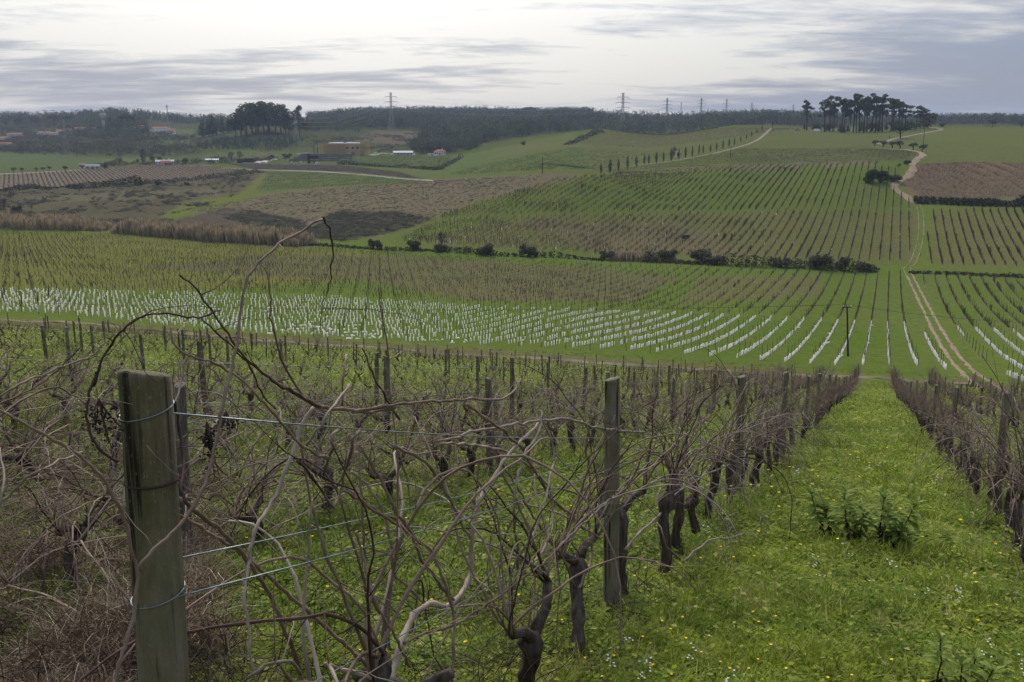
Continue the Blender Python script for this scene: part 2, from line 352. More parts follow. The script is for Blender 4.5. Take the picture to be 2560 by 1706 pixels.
# ------------------------------------------------------------------ ground: zones, mesh, material
#  (polygon over the photo, colour, row angle in degrees, stripe strength, roughness of the relief in metres)
A20 = math.degrees(ALPHA)
GRASS = (.088, .122, .026); BRIGHT = (.076, .118, .020); OLIVE = (.108, .118, .034); BROWN = (.110, .092, .062)
ZONES = [
 # valley field beyond the cross track
 ([(-300,560),(250,578),(720,612),(1000,628),(1500,655),(2000,668),(2300,672),(2800,690),(2800,980),(2450,950),(2185,935),(1500,895),(1000,860),(270,805),(-300,785)], (.078,.120,.022), A20, .25, .02),
 ([(-300,575),(250,583),(700,615),(1000,640),(1000,690),(600,722),(-300,722)], (.112,.126,.026), A20, .45, .02),
 ([(330,668),(640,640),(1000,640),(1500,672),(1700,695),(1580,755),(1200,752),(900,700),(640,690)], (.092,.096,.038), A20, .55, .02),
 ([(1750,690),(2050,690),(2060,740),(1700,760)], (.096,.104,.036), A20, .5, .02),
 ([(-300,720),(0,724),(800,742),(1400,768),(2240,812),(2300,905),(2340,955),(2185,935),(1500,890),(1000,855),(270,800),(-300,770)], (.070,.112,.020), A20, .15, .02),
 # hillside opposite
 ([(965,600),(1180,515),(1400,445),(1500,438),(1900,422),(2190,412),(2255,420),(2235,480),(2300,525),(2280,664),(2000,664),(1500,645),(1000,615)], (.076,.112,.024), A20, .35, .03),
 ([(1010,606),(1330,538),(2260,528),(2300,530),(2280,655),(2000,652),(1500,632)], (.094,.102,.034), A20, .45, .03),
 ([(1300,560),(1700,560),(1900,640),(1500,628)], (.106,.094,.046), A20, .45, .03),
 ([(2330,525),(2800,525),(2800,676),(2330,664)], (.104,.108,.034), A20, .35, .03),
 ([(2293,410),(2400,404),(2560,407),(2800,410),(2800,506),(2560,500),(2300,498),(2253,465)], (.132,.092,.064), 97, .35, .05),
 ([(1480,436),(2060,416),(2200,409),(2200,404),(1900,412),(1560,430)], (.150,.110,.085), A20, .3, .05),
 # uplands right of the middle
 ([(1220,440),(1300,400),(1500,325),(1900,318),(2560,318),(2800,318),(2800,405),(2300,405),(2200,404),(1900,414),(1500,434)], (.078,.100,.034), 62, .35, .03),
 ([(2300,322),(2560,322),(2800,322),(2800,365),(2560,368),(2320,350)], (.088,.106,.034), 30, .1, .03),
 ([(1840,398),(2180,362),(2300,380),(2290,402),(2190,404),(1850,414)], (.066,.086,.036), 75, .3, .03),
 ([(1450,330),(1560,321),(1900,319),(2020,320),(1800,352),(1620,375),(1440,360)], (.090,.104,.040), 52, .55, .03),
 ([(880,392),(1140,392),(1440,330),(1430,362),(1500,430),(1230,442),(1080,450),(1000,440)], (.074,.108,.036), 40, .2, .03),
 ([(1200,402),(1360,372),(1500,366),(1440,350),(1300,362)], (.094,.112,.046), 20, .4, .03),
 # brown meadow and scrub left of the spur
 ([(690,480),(1000,452),(1380,434),(1470,440),(1180,510),(960,590),(860,600),(560,560),(440,520)], (.122,.104,.066), 0, 0, .25),
 ([(790,566),(830,528),(1000,530),(1085,548),(1010,575),(860,604),(740,595)], (.040,.036,.026), 60, .4, .5),
 ([(400,560),(560,520),(760,550),(800,590),(700,600)], (.070,.058,.046), 0, 0, .5),
 ([(-300,474),(270,466),(520,446),(640,430),(690,428),(590,490),(400,548),(700,592),(640,612),(250,575),(-300,570)], (.074,.066,.044), 0, 0, .6),
 ([(60,492),(300,480),(560,470),(560,490),(330,505),(100,505)], (.098,.092,.058), 0, 0, .5),
 ([(390,545),(470,505),(640,478),(690,478),(560,515),(440,540)], (.100,.120,.034), 0, 0, .1),
 ([(585,494),(660,432),(690,430),(650,470)], (.104,.118,.036), 0, 0, .05),
 ([(669,428),(860,432),(1077,453),(960,462),(805,470),(640,482)], (.072,.104,.036), 50, .3, .04),
 ([(-300,440),(0,437),(245,420),(380,411),(520,414),(640,427),(517,447),(272,466),(0,474),(-300,478)], (.138,.112,.088), -26, .7, .05),
 ([(560,408),(832,412),(984,427),(1077,451),(860,430),(640,425)], (.086,.072,.062), 60, .3, .05),
 ([(846,408),(900,390),(1139,391),(1099,424)], (.070,.100,.036), 88, .2, .03),
 ([(-300,378),(0,381),(95,382),(258,396),(250,417),(0,430),(-300,434)], (.066,.098,.046), -10, .2, .05),
 ([(253,398),(517,388),(600,374),(720,385),(740,398),(560,404),(253,408)], (.084,.122,.048), -20, .5, .05),
 ([(367,325),(490,324),(470,366),(367,362)], (.074,.100,.050), 0, 0, .2),
 ([(940,326),(1063,330),(1040,365),(880,352)], (.100,.078,.060), 0, 0, .4),
 ([(480,336),(700,330),(760,345),(640,368),(480,372)], (.058,.068,.042), 0, 0, .3),
]
cr = np.empty(GX.shape + (3,)); near = np.clip((R_ - 600) / 600, 0, 1)[..., None]
cr[:] = np.array(GRASS) * (1 - near) + np.array((.040, .050, .026)) * near
ang = np.full(GX.shape, ALPHA); strp = np.where(R_ < 110, .45, 0.0); wg_, _ = to_ws(GX, GY); dull = np.clip((-wg_ - 5) / 8, 0, 1) * (R_ < 130) * np.clip((R_ - 8) / 10, 0, 1); cr[:] = cr * (1 - dull[..., None]) + np.array((.092, .098, .034)) * dull[..., None]; rough = np.where(R_ > 900, .8, .02)
GP = []
for poly, c, an, st, ro in ZONES:
    gp = gpoly(poly); GP.append(gp); m = inside(gp, TT, RR)
    cr[m] = c; ang[m] = radians(an); strp[m] = st; rough[m] = ro
# soft edges between fields, then relief
def blur(a):
    a = a.copy(); b = a.copy()
    b[1:-1, 1:-1] = (a[1:-1, 1:-1] * 2 + a[:-2, 1:-1] + a[2:, 1:-1] + a[1:-1, :-2] + a[1:-1, 2:]) / 6; return b
grn = np.clip((cr[..., 1:2] - cr[..., 0:1]) / .02, 0, 1); cr *= np.array((1.0, .97, .74)) * grn + np.array((1.0, .98, .92)) * (1 - grn); cr = blur(cr); strp = blur(strp)
relief = np.where(R_ < 110, .02 * sines(GX, GY, 2.2, 3), rough * (.6 * sines(GX, GY, 14, 4) + .4 * sines(GX, GY, 6, 5)))
relief *= np.clip((R_ - 1.0) / 3, 0, 1) * np.clip((4000 - R_) / 2000, 0, 1)
GZ = GZ + relief
nT = len(TH) - 1                                   # the last column repeats the first
V = np.stack([GX[:nT], GY[:nT], GZ[:nT]], -1).reshape(-1, 3)
i0 = (np.arange(nT)[:, None] * NR + np.arange(NR - 1)[None]); i1 = ((np.arange(nT) + 1) % nT)[:, None] * NR + np.arange(NR - 1)[None]
Q = np.stack([i0, i1, i1 + 1, i0 + 1], -1).reshape(-1, 4)[:, ::-1]
cen = len(V); V = np.concatenate([V, [[0, 0, -1.75]]])
nq = len(Q); tri = np.stack([np.full(nT, cen), ((np.arange(nT) + 1) % nT) * NR, np.arange(nT) * NR], 1)[:, ::-1]
gm = bpy.data.meshes.new('ground'); gm.vertices.add(len(V)); gm.vertices.foreach_set('co', V.astype(np.float32).ravel())
gm.loops.add(nq * 4 + nT * 3); gm.loops.foreach_set('vertex_index', np.concatenate([Q.ravel(), tri.ravel()]).astype(np.int32))
gm.polygons.add(nq + nT)
gm.polygons.foreach_set('loop_start', np.concatenate([np.arange(nq) * 4, nq * 4 + np.arange(nT) * 3]).astype(np.int32))
gm.polygons.foreach_set('use_smooth', np.ones(nq + nT, bool)); gm.update(calc_edges=True)
def vattr(nm, typ, arr, key):
    a = gm.attributes.new(nm, typ, 'POINT'); a.data.foreach_set(key, arr.astype(np.float32).ravel())
c4 = np.concatenate([cr[:nT].reshape(-1, 3), np.ones((nT * NR, 1))], 1); c4 = np.concatenate([c4, [[*GRASS, 1]]])
vattr('zone', 'FLOAT_COLOR', c4, 'color')
vattr('rows', 'FLOAT', np.concatenate([ang[:nT].ravel(), [ALPHA]]), 'value')
vattr('stripe', 'FLOAT', np.concatenate([strp[:nT].ravel(), [0.0]]), 'value')

GM, t, o_ = mat_new('field_ground')
b = t.nodes.new('ShaderNodeBsdfPrincipled'); b.inputs['Roughness'].default_value = .95; b.inputs['Specular IOR Level'].default_value = 0.0
def att(nm):
    n_ = t.nodes.new('ShaderNodeAttribute'); n_.attribute_name = nm; return n_
zone = att('zone').outputs['Color']; rws = att('rows').outputs['Fac']; stp = att('stripe').outputs['Fac']
geo = t.nodes.new('ShaderNodeNewGeometry'); sp = t.nodes.new('ShaderNodeSeparateXYZ'); L(t, geo.outputs['Position'], sp.inputs[0])
def gnoise(scale, detail=5, rough=.6, zoff=0.0):
    mp = t.nodes.new('ShaderNodeMapping'); mp.inputs[1].default_value = (zoff, zoff * .7, 0); mp.inputs[3].default_value = (1, 1, .2)
    L(t, geo.outputs['Position'], mp.inputs[0]); nz = t.nodes.new('ShaderNodeTexNoise'); nz.inputs['Scale'].default_value = scale
    nz.inputs['Detail'].default_value = detail; nz.inputs['Roughness'].default_value = rough; L(t, mp.outputs[0], nz.inputs['Vector']); return nz.outputs[0]
n1 = gnoise(.018, 4, .65); n2 = gnoise(.22, 4, .7, 40); n3 = gnoise(2.6, 3, .7, 13)
# row stripes: bare earth under the vines, 2.81 m apart
wv = mth(t, 'SUBTRACT', mth(t, 'MULTIPLY', sp.outputs[0], mth(t, 'COSINE', rws)), mth(t, 'MULTIPLY', sp.outputs[1], mth(t, 'SINE', rws)))
fr = mth(t, 'ABSOLUTE', mth(t, 'SUBTRACT', mth(t, 'FRACT', mth(t, 'ADD', mth(t, 'DIVIDE', wv, 2.81), 1000.0)), .5))
und = ramp(t, mth(t, 'ADD', fr, mth(t, 'MULTIPLY', mth(t, 'SUBTRACT', n3, .5), .25)), [(.10, 1.0), (.24, 0.0)])
soil = mixc(t, n2, (.10, .078, .055), (.135, .105, .075))
c = mixc(t, mth(t, 'MULTIPLY', und, stp), zone, soil)
n4 = gnoise(.75, 4, .75, 71)
c = mixc(t, ramp(t, n1, [(.44, 0.0), (.66, .42)]), c, mixc(t, .5, c, (.125, .105, .05)))
c = mixc(t, ramp(t, n2, [(.40, 0.0), (.70, .55)]), c, mixc(t, .62, c, (.105, .088, .05)))
c = mixc(t, ramp(t, n2, [(.28, .40), (.46, 0.0)]), c, mixc(t, .5, c, (.05, .10, .015)))
k = mth(t, 'MULTIPLY', mth(t, 'ADD', mth(t, 'MULTIPLY', n3, .8), .62), mth(t, 'ADD', mth(t, 'MULTIPLY', n4, 1.3), .36))
vs = t.nodes.new('ShaderNodeVectorMath'); vs.operation = 'SCALE'; L(t, c, vs.inputs[0]); L(t, k, vs.inputs[3])
L(t, vs.outputs[0], b.inputs['Base Color'])
bp = t.nodes.new('ShaderNodeBump'); bp.inputs['Strength'].default_value = .7; bp.inputs['Distance'].default_value = .12
L(t, mth(t, 'ADD', n3, mth(t, 'MULTIPLY', n2, 1.5)), bp.inputs['Height']); L(t, bp.outputs[0], b.inputs['Normal']); L(t, b.outputs[0], o_.inputs[0])
gm.materials.append(GM)
tag(obj('ground', gm), 'rolling green and brown vineyard ground of valley and hills', 'ground', None, 'structure')

# ------------------------------------------------------------------ tracks, draped on the ground
M_dirt = mat('track_dirt', (.27, .20, .135), .95, scale=.6, c2=(.15, .12, .07), bump=.4, coord='Object')
M_dirt2 = mat('pale_track_dirt', (.23, .195, .135), .95, scale=.35, c2=(.13, .115, .07), bump=.3)
M_drive = mat('pale_gravel', (.25, .225, .18), .95, scale=.1, c2=(.19, .17, .13))
def smooth_line(P, step):
    P = np.asarray(P, float); d = np.concatenate([[0], np.cumsum(np.linalg.norm(np.diff(P[:, :2], axis=0), axis=1))])
    k = max(2, int(d[-1] / step)); s = np.linspace(0, d[-1], k)
    def cat(i, q):
        return P[np.clip(i, 0, len(P) - 1), q]
    out_ = []
    j = np.clip(np.searchsorted(d, s) - 1, 0, len(P) - 2); f = (s - d[j]) / (d[j + 1] - d[j] + 1e-9)
    for q in (0, 1):
        p0, p1, p2, p3 = cat(j - 1, q), cat(j, q), cat(j + 1, q), cat(j + 2, q)
        out_.append(.5 * (2 * p1 + (p2 - p0) * f + (2 * p0 - 5 * p1 + 4 * p2 - p3) * f ** 2 + (3 * p1 - p0 - 3 * p2 + p3) * f ** 3))
    return np.stack(out_, 1)
def strip(name, label, line, width, m, step=1.0, off=0.0, lift=.05, jit=.12, seed=0):
    C = smooth_line(line, step); g = np.random.default_rng(seed)
    T = np.gradient(C, axis=0); T /= np.linalg.norm(T, axis=1)[:, None]; Nn = np.stack([T[:, 1], -T[:, 0]], 1)
    wob = np.convolve(g.normal(size=len(C) + 8), np.ones(5) / 5, 'same')[4:-4]; wob2 = np.convolve(g.normal(size=len(C) + 8), np.ones(5) / 5, 'same')[4:-4]
    cols = []
    for q in (-1, -.5, 0, .5, 1):
        ww = width / 2 * q * (1 + jit * 3 * (wob if q < 0 else wob2) * abs(q)); xy = C + Nn * (off + ww)[:, None] if np.ndim(ww) else C + Nn * (off + ww)
        z = ground(xy[:, 0], xy[:, 1]) + lift * (1 if abs(q) < 1 else -.6); cols.append(np.stack([xy[:, 0], xy[:, 1], z], 1))
    Vv = np.stack(cols, 1).reshape(-1, 3); k = len(C); Fc = []
    for i in range(k - 1):
        for j in range(4): Fc.append((i * 5 + j, i * 5 + j + 1, (i + 1) * 5 + j + 1, (i + 1) * 5 + j))
    mb = MB().add(Vv, Fc); o = mb.build(name, m, None, True); return tag(o, label, 'track', None, 'structure')
def pl(*uv): return pix([p[0] for p in uv], [p[1] for p in uv])[:, :2]
cross = pl((-150, 800), (60, 803), (270, 815), (560, 842), (800, 862), (1000, 874), (1280, 893), (1500, 908), (1700, 921), (1900, 934), (2050, 940), (2200, 946), (2330, 955), (2480, 968), (2620, 985))
strip('track', 'pale rutted wheel track crossing the foot of the near vineyard', cross, .6, M_dirt2, .6, -.7, .06, .4, 1)
strip('track', 'pale rutted wheel track crossing the foot of the near vineyard', cross, .7, M_dirt2, .6, .7, .07, .4, 2)
up = pl((2500, 985), (2440, 945), (2385, 890), (2330, 800), (2300, 740), (2275, 690))
strip('track', 'twin wheel ruts climbing from the valley floor past the white tubes', up, .62, M_dirt, .6, -.75, .07, .3, 3)
strip('track', 'twin wheel ruts climbing from the valley floor past the white tubes', up, .62, M_dirt, .6, .75, .07, .3, 4)
up2 = pl((2275, 690), (2268, 672), (2285, 650), (2300, 600), (2303, 560), (2300, 525), (2290, 505))
strip('track', 'faint twin wheel ruts continuing up through the hillside vines', up2, .22, M_dirt, .8, -.8, .06, .6, 13)
strip('track', 'faint twin wheel ruts continuing up through the hillside vines', up2, .22, M_dirt, .8, .8, .06, .6, 14)
bend = pl((2290, 508), (2262, 490), (2235, 468), (2245, 455), (2270, 440), (2282, 425), (2280, 412), (2285, 405), (2300, 393), (2308, 388), (2300, 381), (2285, 378), (2265, 374), (2230, 372), (2180, 366))
strip('dirt_road', 'ochre dirt road winding uphill beside the ploughed brown field', bend, 4.0, M_dirt, 1.2, 0, .12, .12, 5)
ridge = pl((2195, 362), (2230, 349), (2280, 339), (2330, 330), (2352, 325), (2340, 320), (2310, 319))
strip('dirt_road', 'pale dirt road curving over the ridge past the umbrella pine', ridge, 4.5, M_dirt2, 2, 0, .25, .1, 6)
cyp = pl((1580, 416), (1640, 408), (1700, 400), (1780, 385), (1850, 367), (1900, 346), (1928, 322))
strip('dirt_road', 'pale dirt road running up beside the row of cypresses', cyp, 3.2, M_dirt2, 2, 0, .2, .1, 7)
mid = pl((560, 421), (640, 425), (720, 427), (800, 430), (880, 436), (960, 443), (1040, 450), (1090, 453))
strip('dirt_road', 'pale straight lane between the purple-brown vines and green field', mid, 4.5, M_drive, 2, 0, .3, .05, 8)
lft = pl((-150, 440), (0, 436), (70, 433), (145, 429), (210, 426))
strip('dirt_road', 'pale lane along the top of the brown striped vineyard', lft, 5, M_drive, 2, 0, .3, .05, 9)

# ------------------------------------------------------------------ near vineyard: posts, vines, wires
ROWROT = math.atan2(CA, SA)                       # local +X -> along the row, away from the camera
M_post = None
def wood_mat(name, c1, c2, c3):
    m, t, o = mat_new(name); b = t.nodes.new('ShaderNodeBsdfPrincipled'); b.inputs['Roughness'].default_value = .88; b.inputs['Specular IOR Level'].default_value = .15
    tcn = t.nodes.new('ShaderNodeTexCoord'); oi = t.nodes.new('ShaderNodeObjectInfo')
    off = t.nodes.new('ShaderNodeVectorMath'); off.operation = 'ADD'; L(t, tcn.outputs['Object'], off.inputs[0])
    cb = t.nodes.new('ShaderNodeCombineXYZ'); L(t, mth(t, 'MULTIPLY', oi.outputs['Random'], 37.0), cb.inputs[2]); L(t, cb.outputs[0], off.inputs[1])
    def nz(sc, st, d=6, r=.6):
        mp = t.nodes.new('ShaderNodeMapping'); mp.inputs[3].default_value = st; L(t, off.outputs[0], mp.inputs[0])
        q = t.nodes.new('ShaderNodeTexNoise'); q.inputs['Scale'].default_value = sc; q.inputs['Detail'].default_value = d; q.inputs['Roughness'].default_value = r
        L(t, mp.outputs[0], q.inputs['Vector']); return q.outputs[0]
    grain = nz(60, (1, 1, .06), 5, .65); blot = nz(9, (1, 1, .45)); crack = nz(26, (1, 1, .035), 3, .5); worn = nz(5, (1, 1, .3), 4); fine = nz(160, (1, 1, .5), 3)
    c = mixc(t, ramp(t, grain, [(.35, 0.), (.65, 1.)]), c1, c2)
    c = mixc(t, ramp(t, blot, [(.42, 0.), (.62, .75)]), c, c3)
    c = mixc(t, ramp(t, worn, [(.52, 0.), (.66, .55)]), c, (.23, .20, .145))
    c = mixc(t, ramp(t, crack, [(.33, .95), (.385, 0.)]), c, (.018, .014, .010))
    c = mixc(t, ramp(t, grain, [(.30, .7), (.38, 0.)]), c, (.03, .024, .016))
    c = mixc(t, ramp(t, fine, [(.62, 0.), (.68, .6)]), c, (.21, .21, .16))
    L(t, c, b.inputs['Base Color']); bp = t.nodes.new('ShaderNodeBump'); bp.inputs['Strength'].default_value = 1.0; bp.inputs['Distance'].default_value = .008
    L(t, mth(t, 'ADD', mth(t, 'ADD', grain, mth(t, 'MULTIPLY', ramp(t, crack, [(.33, 0.), (.40, 1.)]), 2.0)), mth(t, 'MULTIPLY', fine, .4)), bp.inputs['Height']); L(t, bp.outputs[0], b.inputs['Normal']); L(t, b.outputs[0], o.inputs[0]); return m
M_post = wood_mat('weathered_post_wood', (.105, .084, .052), (.190, .160, .105), (.080, .076, .030))
M_postg = wood_mat('grey_post_wood', (.12, .105, .078), (.18, .165, .13), (.09, .084, .055))
M_posto = wood_mat('olive_post_wood', (.145, .128, .078), (.225, .200, .130), (.110, .108, .048))
M_bark = mat('vine_bark', (.125, .098, .076), .95, c2=(.036, .027, .021), scale=30, stretch=(1, 1, .12), bump=1.0, inst=.2)
def cane_mat(name, a, b2, c3):
    return mat(name, a, .7, c2=b2, scale=9, bump=.3, inst=.22, island=.18)
M_cane = cane_mat('vine_cane', (.262, .192, .145), (.128, .084, .060), None)
M_caneg = cane_mat('grey_vine_cane', (.35, .285, .225), (.18, .136, .10), None)
M_caned = cane_mat('dark_vine_cane', (.095, .055, .045), (.05, .03, .026), None)
M_wire = mat('galvanised_wire', (.22, .27, .27), .45, metal=.7, scale=20, c2=(.13, .15, .15), spec=.5)
M_twig = mat('twig', (.12, .095, .075), .9, c2=(.06, .045, .036), scale=8, inst=.3)

def post_mesh(name, r, h, m, seed, sides=16, sunk=.25):
    g = np.random.default_rng(seed); zz = np.concatenate([[-sunk], np.linspace(0, h - .02, 9), [h - .012, h - .003, h]])
    mb = MB(); a = np.arange(sides) * 2 * pi / sides; ph = g.uniform(0, 6, 3)
    V = []
    for i, z in enumerate(zz):
        k = r * (1.06 - .10 * max(z, 0) / h) * (1 if i < len(zz) - 2 else (.97 if i == len(zz) - 2 else .86))
        rr = k * (1 + .035 * np.sin(2 * a + ph[0] + z * .6) + .025 * np.sin(5 * a + ph[1]) + .012 * g.normal(size=sides))
        zt = z + (.012 * np.cos(a + ph[2]) if z > h - .02 else 0)
        V.append(np.stack([rr * np.cos(a) + .012 * sin(z * 1.7 + ph[0]), rr * np.sin(a), np.full(sides, z) + zt - z], 1))
    k = len(zz); Fc = [(i * sides + j, i * sides + (j + 1) % sides, (i + 1) * sides + (j + 1) % sides, (i + 1) * sides + j) for i in range(k - 1) for j in range(sides)]
    Fc.append(tuple(range((k - 1) * sides, k * sides)))
    return mb.add(np.concatenate(V), Fc).mesh(name, m, True)

def rand_cane(g, start, d0, length, r0, droop=.0, zig=.24, step=.075):
    k = max(4, int(length / step)); P = [np.array(start, float)]; d = np.array(d0, float); d /= np.linalg.norm(d)
    curl = g.normal(size=3) * .05
    for i in range(k):
        f = i / k
        d = d + curl + g.normal(size=3) * zig * .5 + np.array([0, 0, -droop * f * 1.6])
        d[1] -= P[-1][1] * .10                      # stays near the wires
        d /= np.linalg.norm(d); P.append(P[-1] + d * step)
    P = np.array(P); P[:, 2] = np.maximum(P[:, 2], .06)
    rad = r0 * (1 - .62 * np.linspace(0, 1, k + 1)) * np.where(np.arange(k + 1) % 2 == 0, 1.16, .94)
    return P, rad
def cane_mb(g, start, d0, length, r0, droop, twigs, sides=5):
    mb = MB(); P, rad = rand_cane(g, start, d0, length, r0, droop); mb.tube(P, rad, sides)
    for _ in range(twigs):
        i = g.integers(2, len(P) - 1); d = g.normal(size=3) * (1, .8, .7) + (0, 0, .35)
        Q, q = rand_cane(g, P[i], d, g.uniform(.12, .5), r0 * .38, g.uniform(0, .25), .3, .05); mb.tube(Q, q, 3)
    return mb
def trunk_mb(g, h, r=.042, sides=9):
    mb = MB(); k = 13; z = np.linspace(-.12, h, k); lean = g.normal(size=2) * .10
    x = lean[0] * np.clip(z / h, 0, 1) + .035 * np.sin(z * 9 + g.uniform(0, 6)); y = lean[1] * .5 * np.clip(z / h, 0, 1) + .025 * np.sin(z * 11 + g.uniform(0, 6))
    rad = r * (1.15 - .35 * np.sin(np.clip(z / h, 0, 1) * pi)) * (1 + .10 * g.normal(size=k)); rad[1] *= 1.25; rad[2] *= 1.2; rad[-1] *= .7; rad[-2] *= 1.35
    wob = 1 + .16 * np.sin(np.arange(sides)[None] * 2.2 + z[:, None] * 6) + .08 * g.normal(size=(k, sides))
    mb.tube(np.stack([x, y, z], 1), rad, sides, wob=wob)
    if sides > 7:                                    # shaggy strips of loose bark
        for _ in range(26):
            j = g.integers(1, k - 3); a = g.uniform(0, 6.28); n_ = np.array([cos(a), sin(a), 0]); t_ = np.array([-sin(a), cos(a), 0]); c0 = np.array([x[j], y[j], z[j]]) + n_ * rad[j] * 1.02; q = min(k - 1, j + g.integers(1, 4)); c1 = np.array([x[q], y[q], z[q]]) + n_ * (rad[q] * 1.05 + g.uniform(0, .012)); w_ = g.uniform(.003, .008)
            mb.add([c0 - t_ * w_, c0 + t_ * w_, c1 + t_ * w_ * .6, c1 - t_ * w_ * .6], [(0, 1, 2, 3)])
    top = np.array([x[-1], y[-1], z[-1]])
    arms = []
    for sgn in (-1, 1):                              # short knobbly arms along the row
        if g.random() < .8:
            e = top + np.array([sgn * g.uniform(.08, .26), g.normal() * .03, g.uniform(-.02, .12)])
            mid = (top + e) / 2 + g.normal(size=3) * .02
            mb.tube([top - [0, 0, .04], mid, e], [r * .75, r * .55, r * .5], 7); arms.append(e)
    return mb, top, arms or [top]
def two_mesh(name, mb1, m1, mb2, m2):
    me = MB(); me.v = mb1.v + mb2.v; me.f = mb1.f + [tuple(i + mb1.n for i in f) for f in mb2.f]; me.n = mb1.n + mb2.n
    d = me.mesh(name, m1, True); d.materials.append(m2)
    d.polygons.foreach_set('material_index', [0] * len(mb1.f) + [1] * len(mb2.f)); return d
def vine_kit(seed, canes=11, h=None, low=False):
    g = np.random.default_rng(seed); h = h or g.uniform(.48, .68); tm, top, arms = trunk_mb(g, h); cs = []
    for i in range(canes):
        a = arms[g.integers(len(arms))] if g.random() < .8 else top
        sg = g.choice([-1, 1]); kind = g.random()
        d = (sg * g.uniform(.05, .75), g.normal() * .26, 1.0); ln = g.uniform(.6, 1.15); dr = g.uniform(0, .06)
        if kind > .62: d = (sg * g.uniform(.5, 1.3), g.normal() * .3, 1.0); ln = g.uniform(1.0, 1.7); dr = g.uniform(.12, .28)
        if kind < .22: d = (sg * 1.0, g.normal() * .12, g.uniform(.5, .9)); ln = g.uniform(1.0, 1.5); dr = g.uniform(.10, .18)
        cs.append(cane_mb(g, a + g.normal(size=3) * .012, d, ln, g.uniform(.0042, .0072), dr, int(g.integers(2, 6))))
    return tm, cs
KITS = []
for i in range(9):
    tm, cs = vine_kit(100 + i, 19 + i % 6)
    tmesh = tm.mesh('trunk', M_bark, True); cm = [c.mesh('cane', (M_cane, M_caneg, M_cane, M_caned)[j % 4], True) for j, c in enumerate(cs)]
    KITS.append((tmesh, cm))
def merged(seed, canes, sides=3, thick=1.0, h=None):
    g = np.random.default_rng(seed); tm, top, arms = trunk_mb(g, h or g.uniform(.45, .65), .040 * thick, 6); cb = MB()
    for i in range(canes):
        a = arms[g.integers(len(arms))]; sg = g.choice([-1, 1]); d = (sg * g.uniform(.05, .8), g.normal() * .25, 1.0)
        P, r = rand_cane(g, a, d, g.uniform(.6, 1.25), .0062 * thick, g.uniform(0, .2), .2, .12); cb.tube(P, r, sides, False)
        for _ in range(2):
            q = g.integers(1, len(P)); Q, qq = rand_cane(g, P[q], g.normal(size=3) + (0, 0, .4), g.uniform(.2, .5), .003 * thick, .1, .3, .1); cb.tube(Q, qq, 3, False)
    return two_mesh('grapevine', tm, M_bark, cb, M_cane)
MER = [merged(200 + i, 13 + i % 4) for i in range(6)]
MERF = [merged(230 + i, 10, 3, 1.25) for i in range(5)]
def pruned(seed, thick=1.0):
    g = np.random.default_rng(seed); tm, top, arms = trunk_mb(g, g.uniform(.26, .42), .026 * thick, 6); cb = MB()
    for i in range(g.integers(4, 8)):
        P, r = rand_cane(g, arms[g.integers(len(arms))], (g.normal() * .7, g.normal() * .3, 1), g.uniform(.15, .55), .006 * thick, .05, .2, .1); cb.tube(P, r, 3, False)
    return two_mesh('grapevine', tm, M_bark, cb, M_caned)
PRU = [pruned(260 + i, 1.25) for i in range(6)]

PM = [post_mesh('trellis_post', .046, 1.70, M_post, 300 + i) for i in range(4)] + [post_mesh('trellis_post', .040, 1.62, M_postg, 310 + i) for i in range(2)]
PMO = [post_mesh('trellis_post', .045, 1.70, M_posto, 340 + i) for i in range(3)]
PMF = [post_mesh('trellis_post', r_, 1.6, M_post, 320 + i, 7) for i, r_ in enumerate((.045, .034, .03))]
PMS = [post_mesh('vine_stake', .026, 1.45, M_post, 330 + i, 5) for i in range(2)]

# rows: candidate plants and posts of the near slope, ordered by how large they show
near_poly = gpoly([(-300, 806), (270, 834), (1000, 889), (1500, 920), (2050, 947), (2200, 951), (2330, 960), (2480, 975), (2700, 1000), (3400, 1300), (2900, 2600), (1280, 3600), (-400, 3600), (-900, 1500)], 12)
def in_near(x, y): return inside(near_poly, np.arctan2(x, y), np.log(np.maximum(np.hypot(x, y), .5))) | (np.hypot(x, y) < 9)
def visible(x, y, z, pad=60, top=1.6):
    u, v, d = project(np.stack([x, y, z], -1)); u2, v2, _ = project(np.stack([x, y, z + top], -1))
    return (d > .3) & (u > -pad) & (u < 2560 + pad) & (v2 < 1706 + pad) & (y > .3)
G7 = np.random.default_rng(77)
vines, posts = [], []
first = {-1.41: [2.62, 3.8, 4.74, 5.8, 6.6, 7.5, 8.3]}
fpost = {-1.41: [1.57, 5.48, 10.95, 16.5], 1.41: [6.4, 11.99, 19.3], -4.22: [5.04, 10.5]}
ROWW = [1.41 + 2.81 * k for k in range(-33, 8)]
for w in ROWW:
    w0 = round(w, 2); key = min(first, key=lambda q: abs(q - w0)); fs = first[key] if abs(key - w0) < .05 else []
    s0 = (fs[-1] + .95) if fs else 1.2 + G7.uniform(0, .9) - (8 if w < -6 else 0)
    for s in list(fs) + list(np.arange(s0, 100, .98)):
        s = s + G7.normal() * .07; x, y = ws(w + G7.normal() * .03, s); vines.append((x, y, w, s))
    key = min(fpost, key=lambda q: abs(q - w0)); fs = fpost[key] if abs(key - w0) < .05 else []
    s0 = (fs[-1] + 5.5) if fs else 1.5 + G7.uniform(0, 5.0) - (8 if w < -6 else 0)
    for s in list(fs) + list(np.arange(s0, 100, 5.5) + G7.normal(size=len(np.arange(s0, 100, 5.5))) * .25):
        x, y = ws(w + G7.normal() * .02, s); posts.append((x, y, w, s))
vines = np.array(vines); posts = np.array(posts)
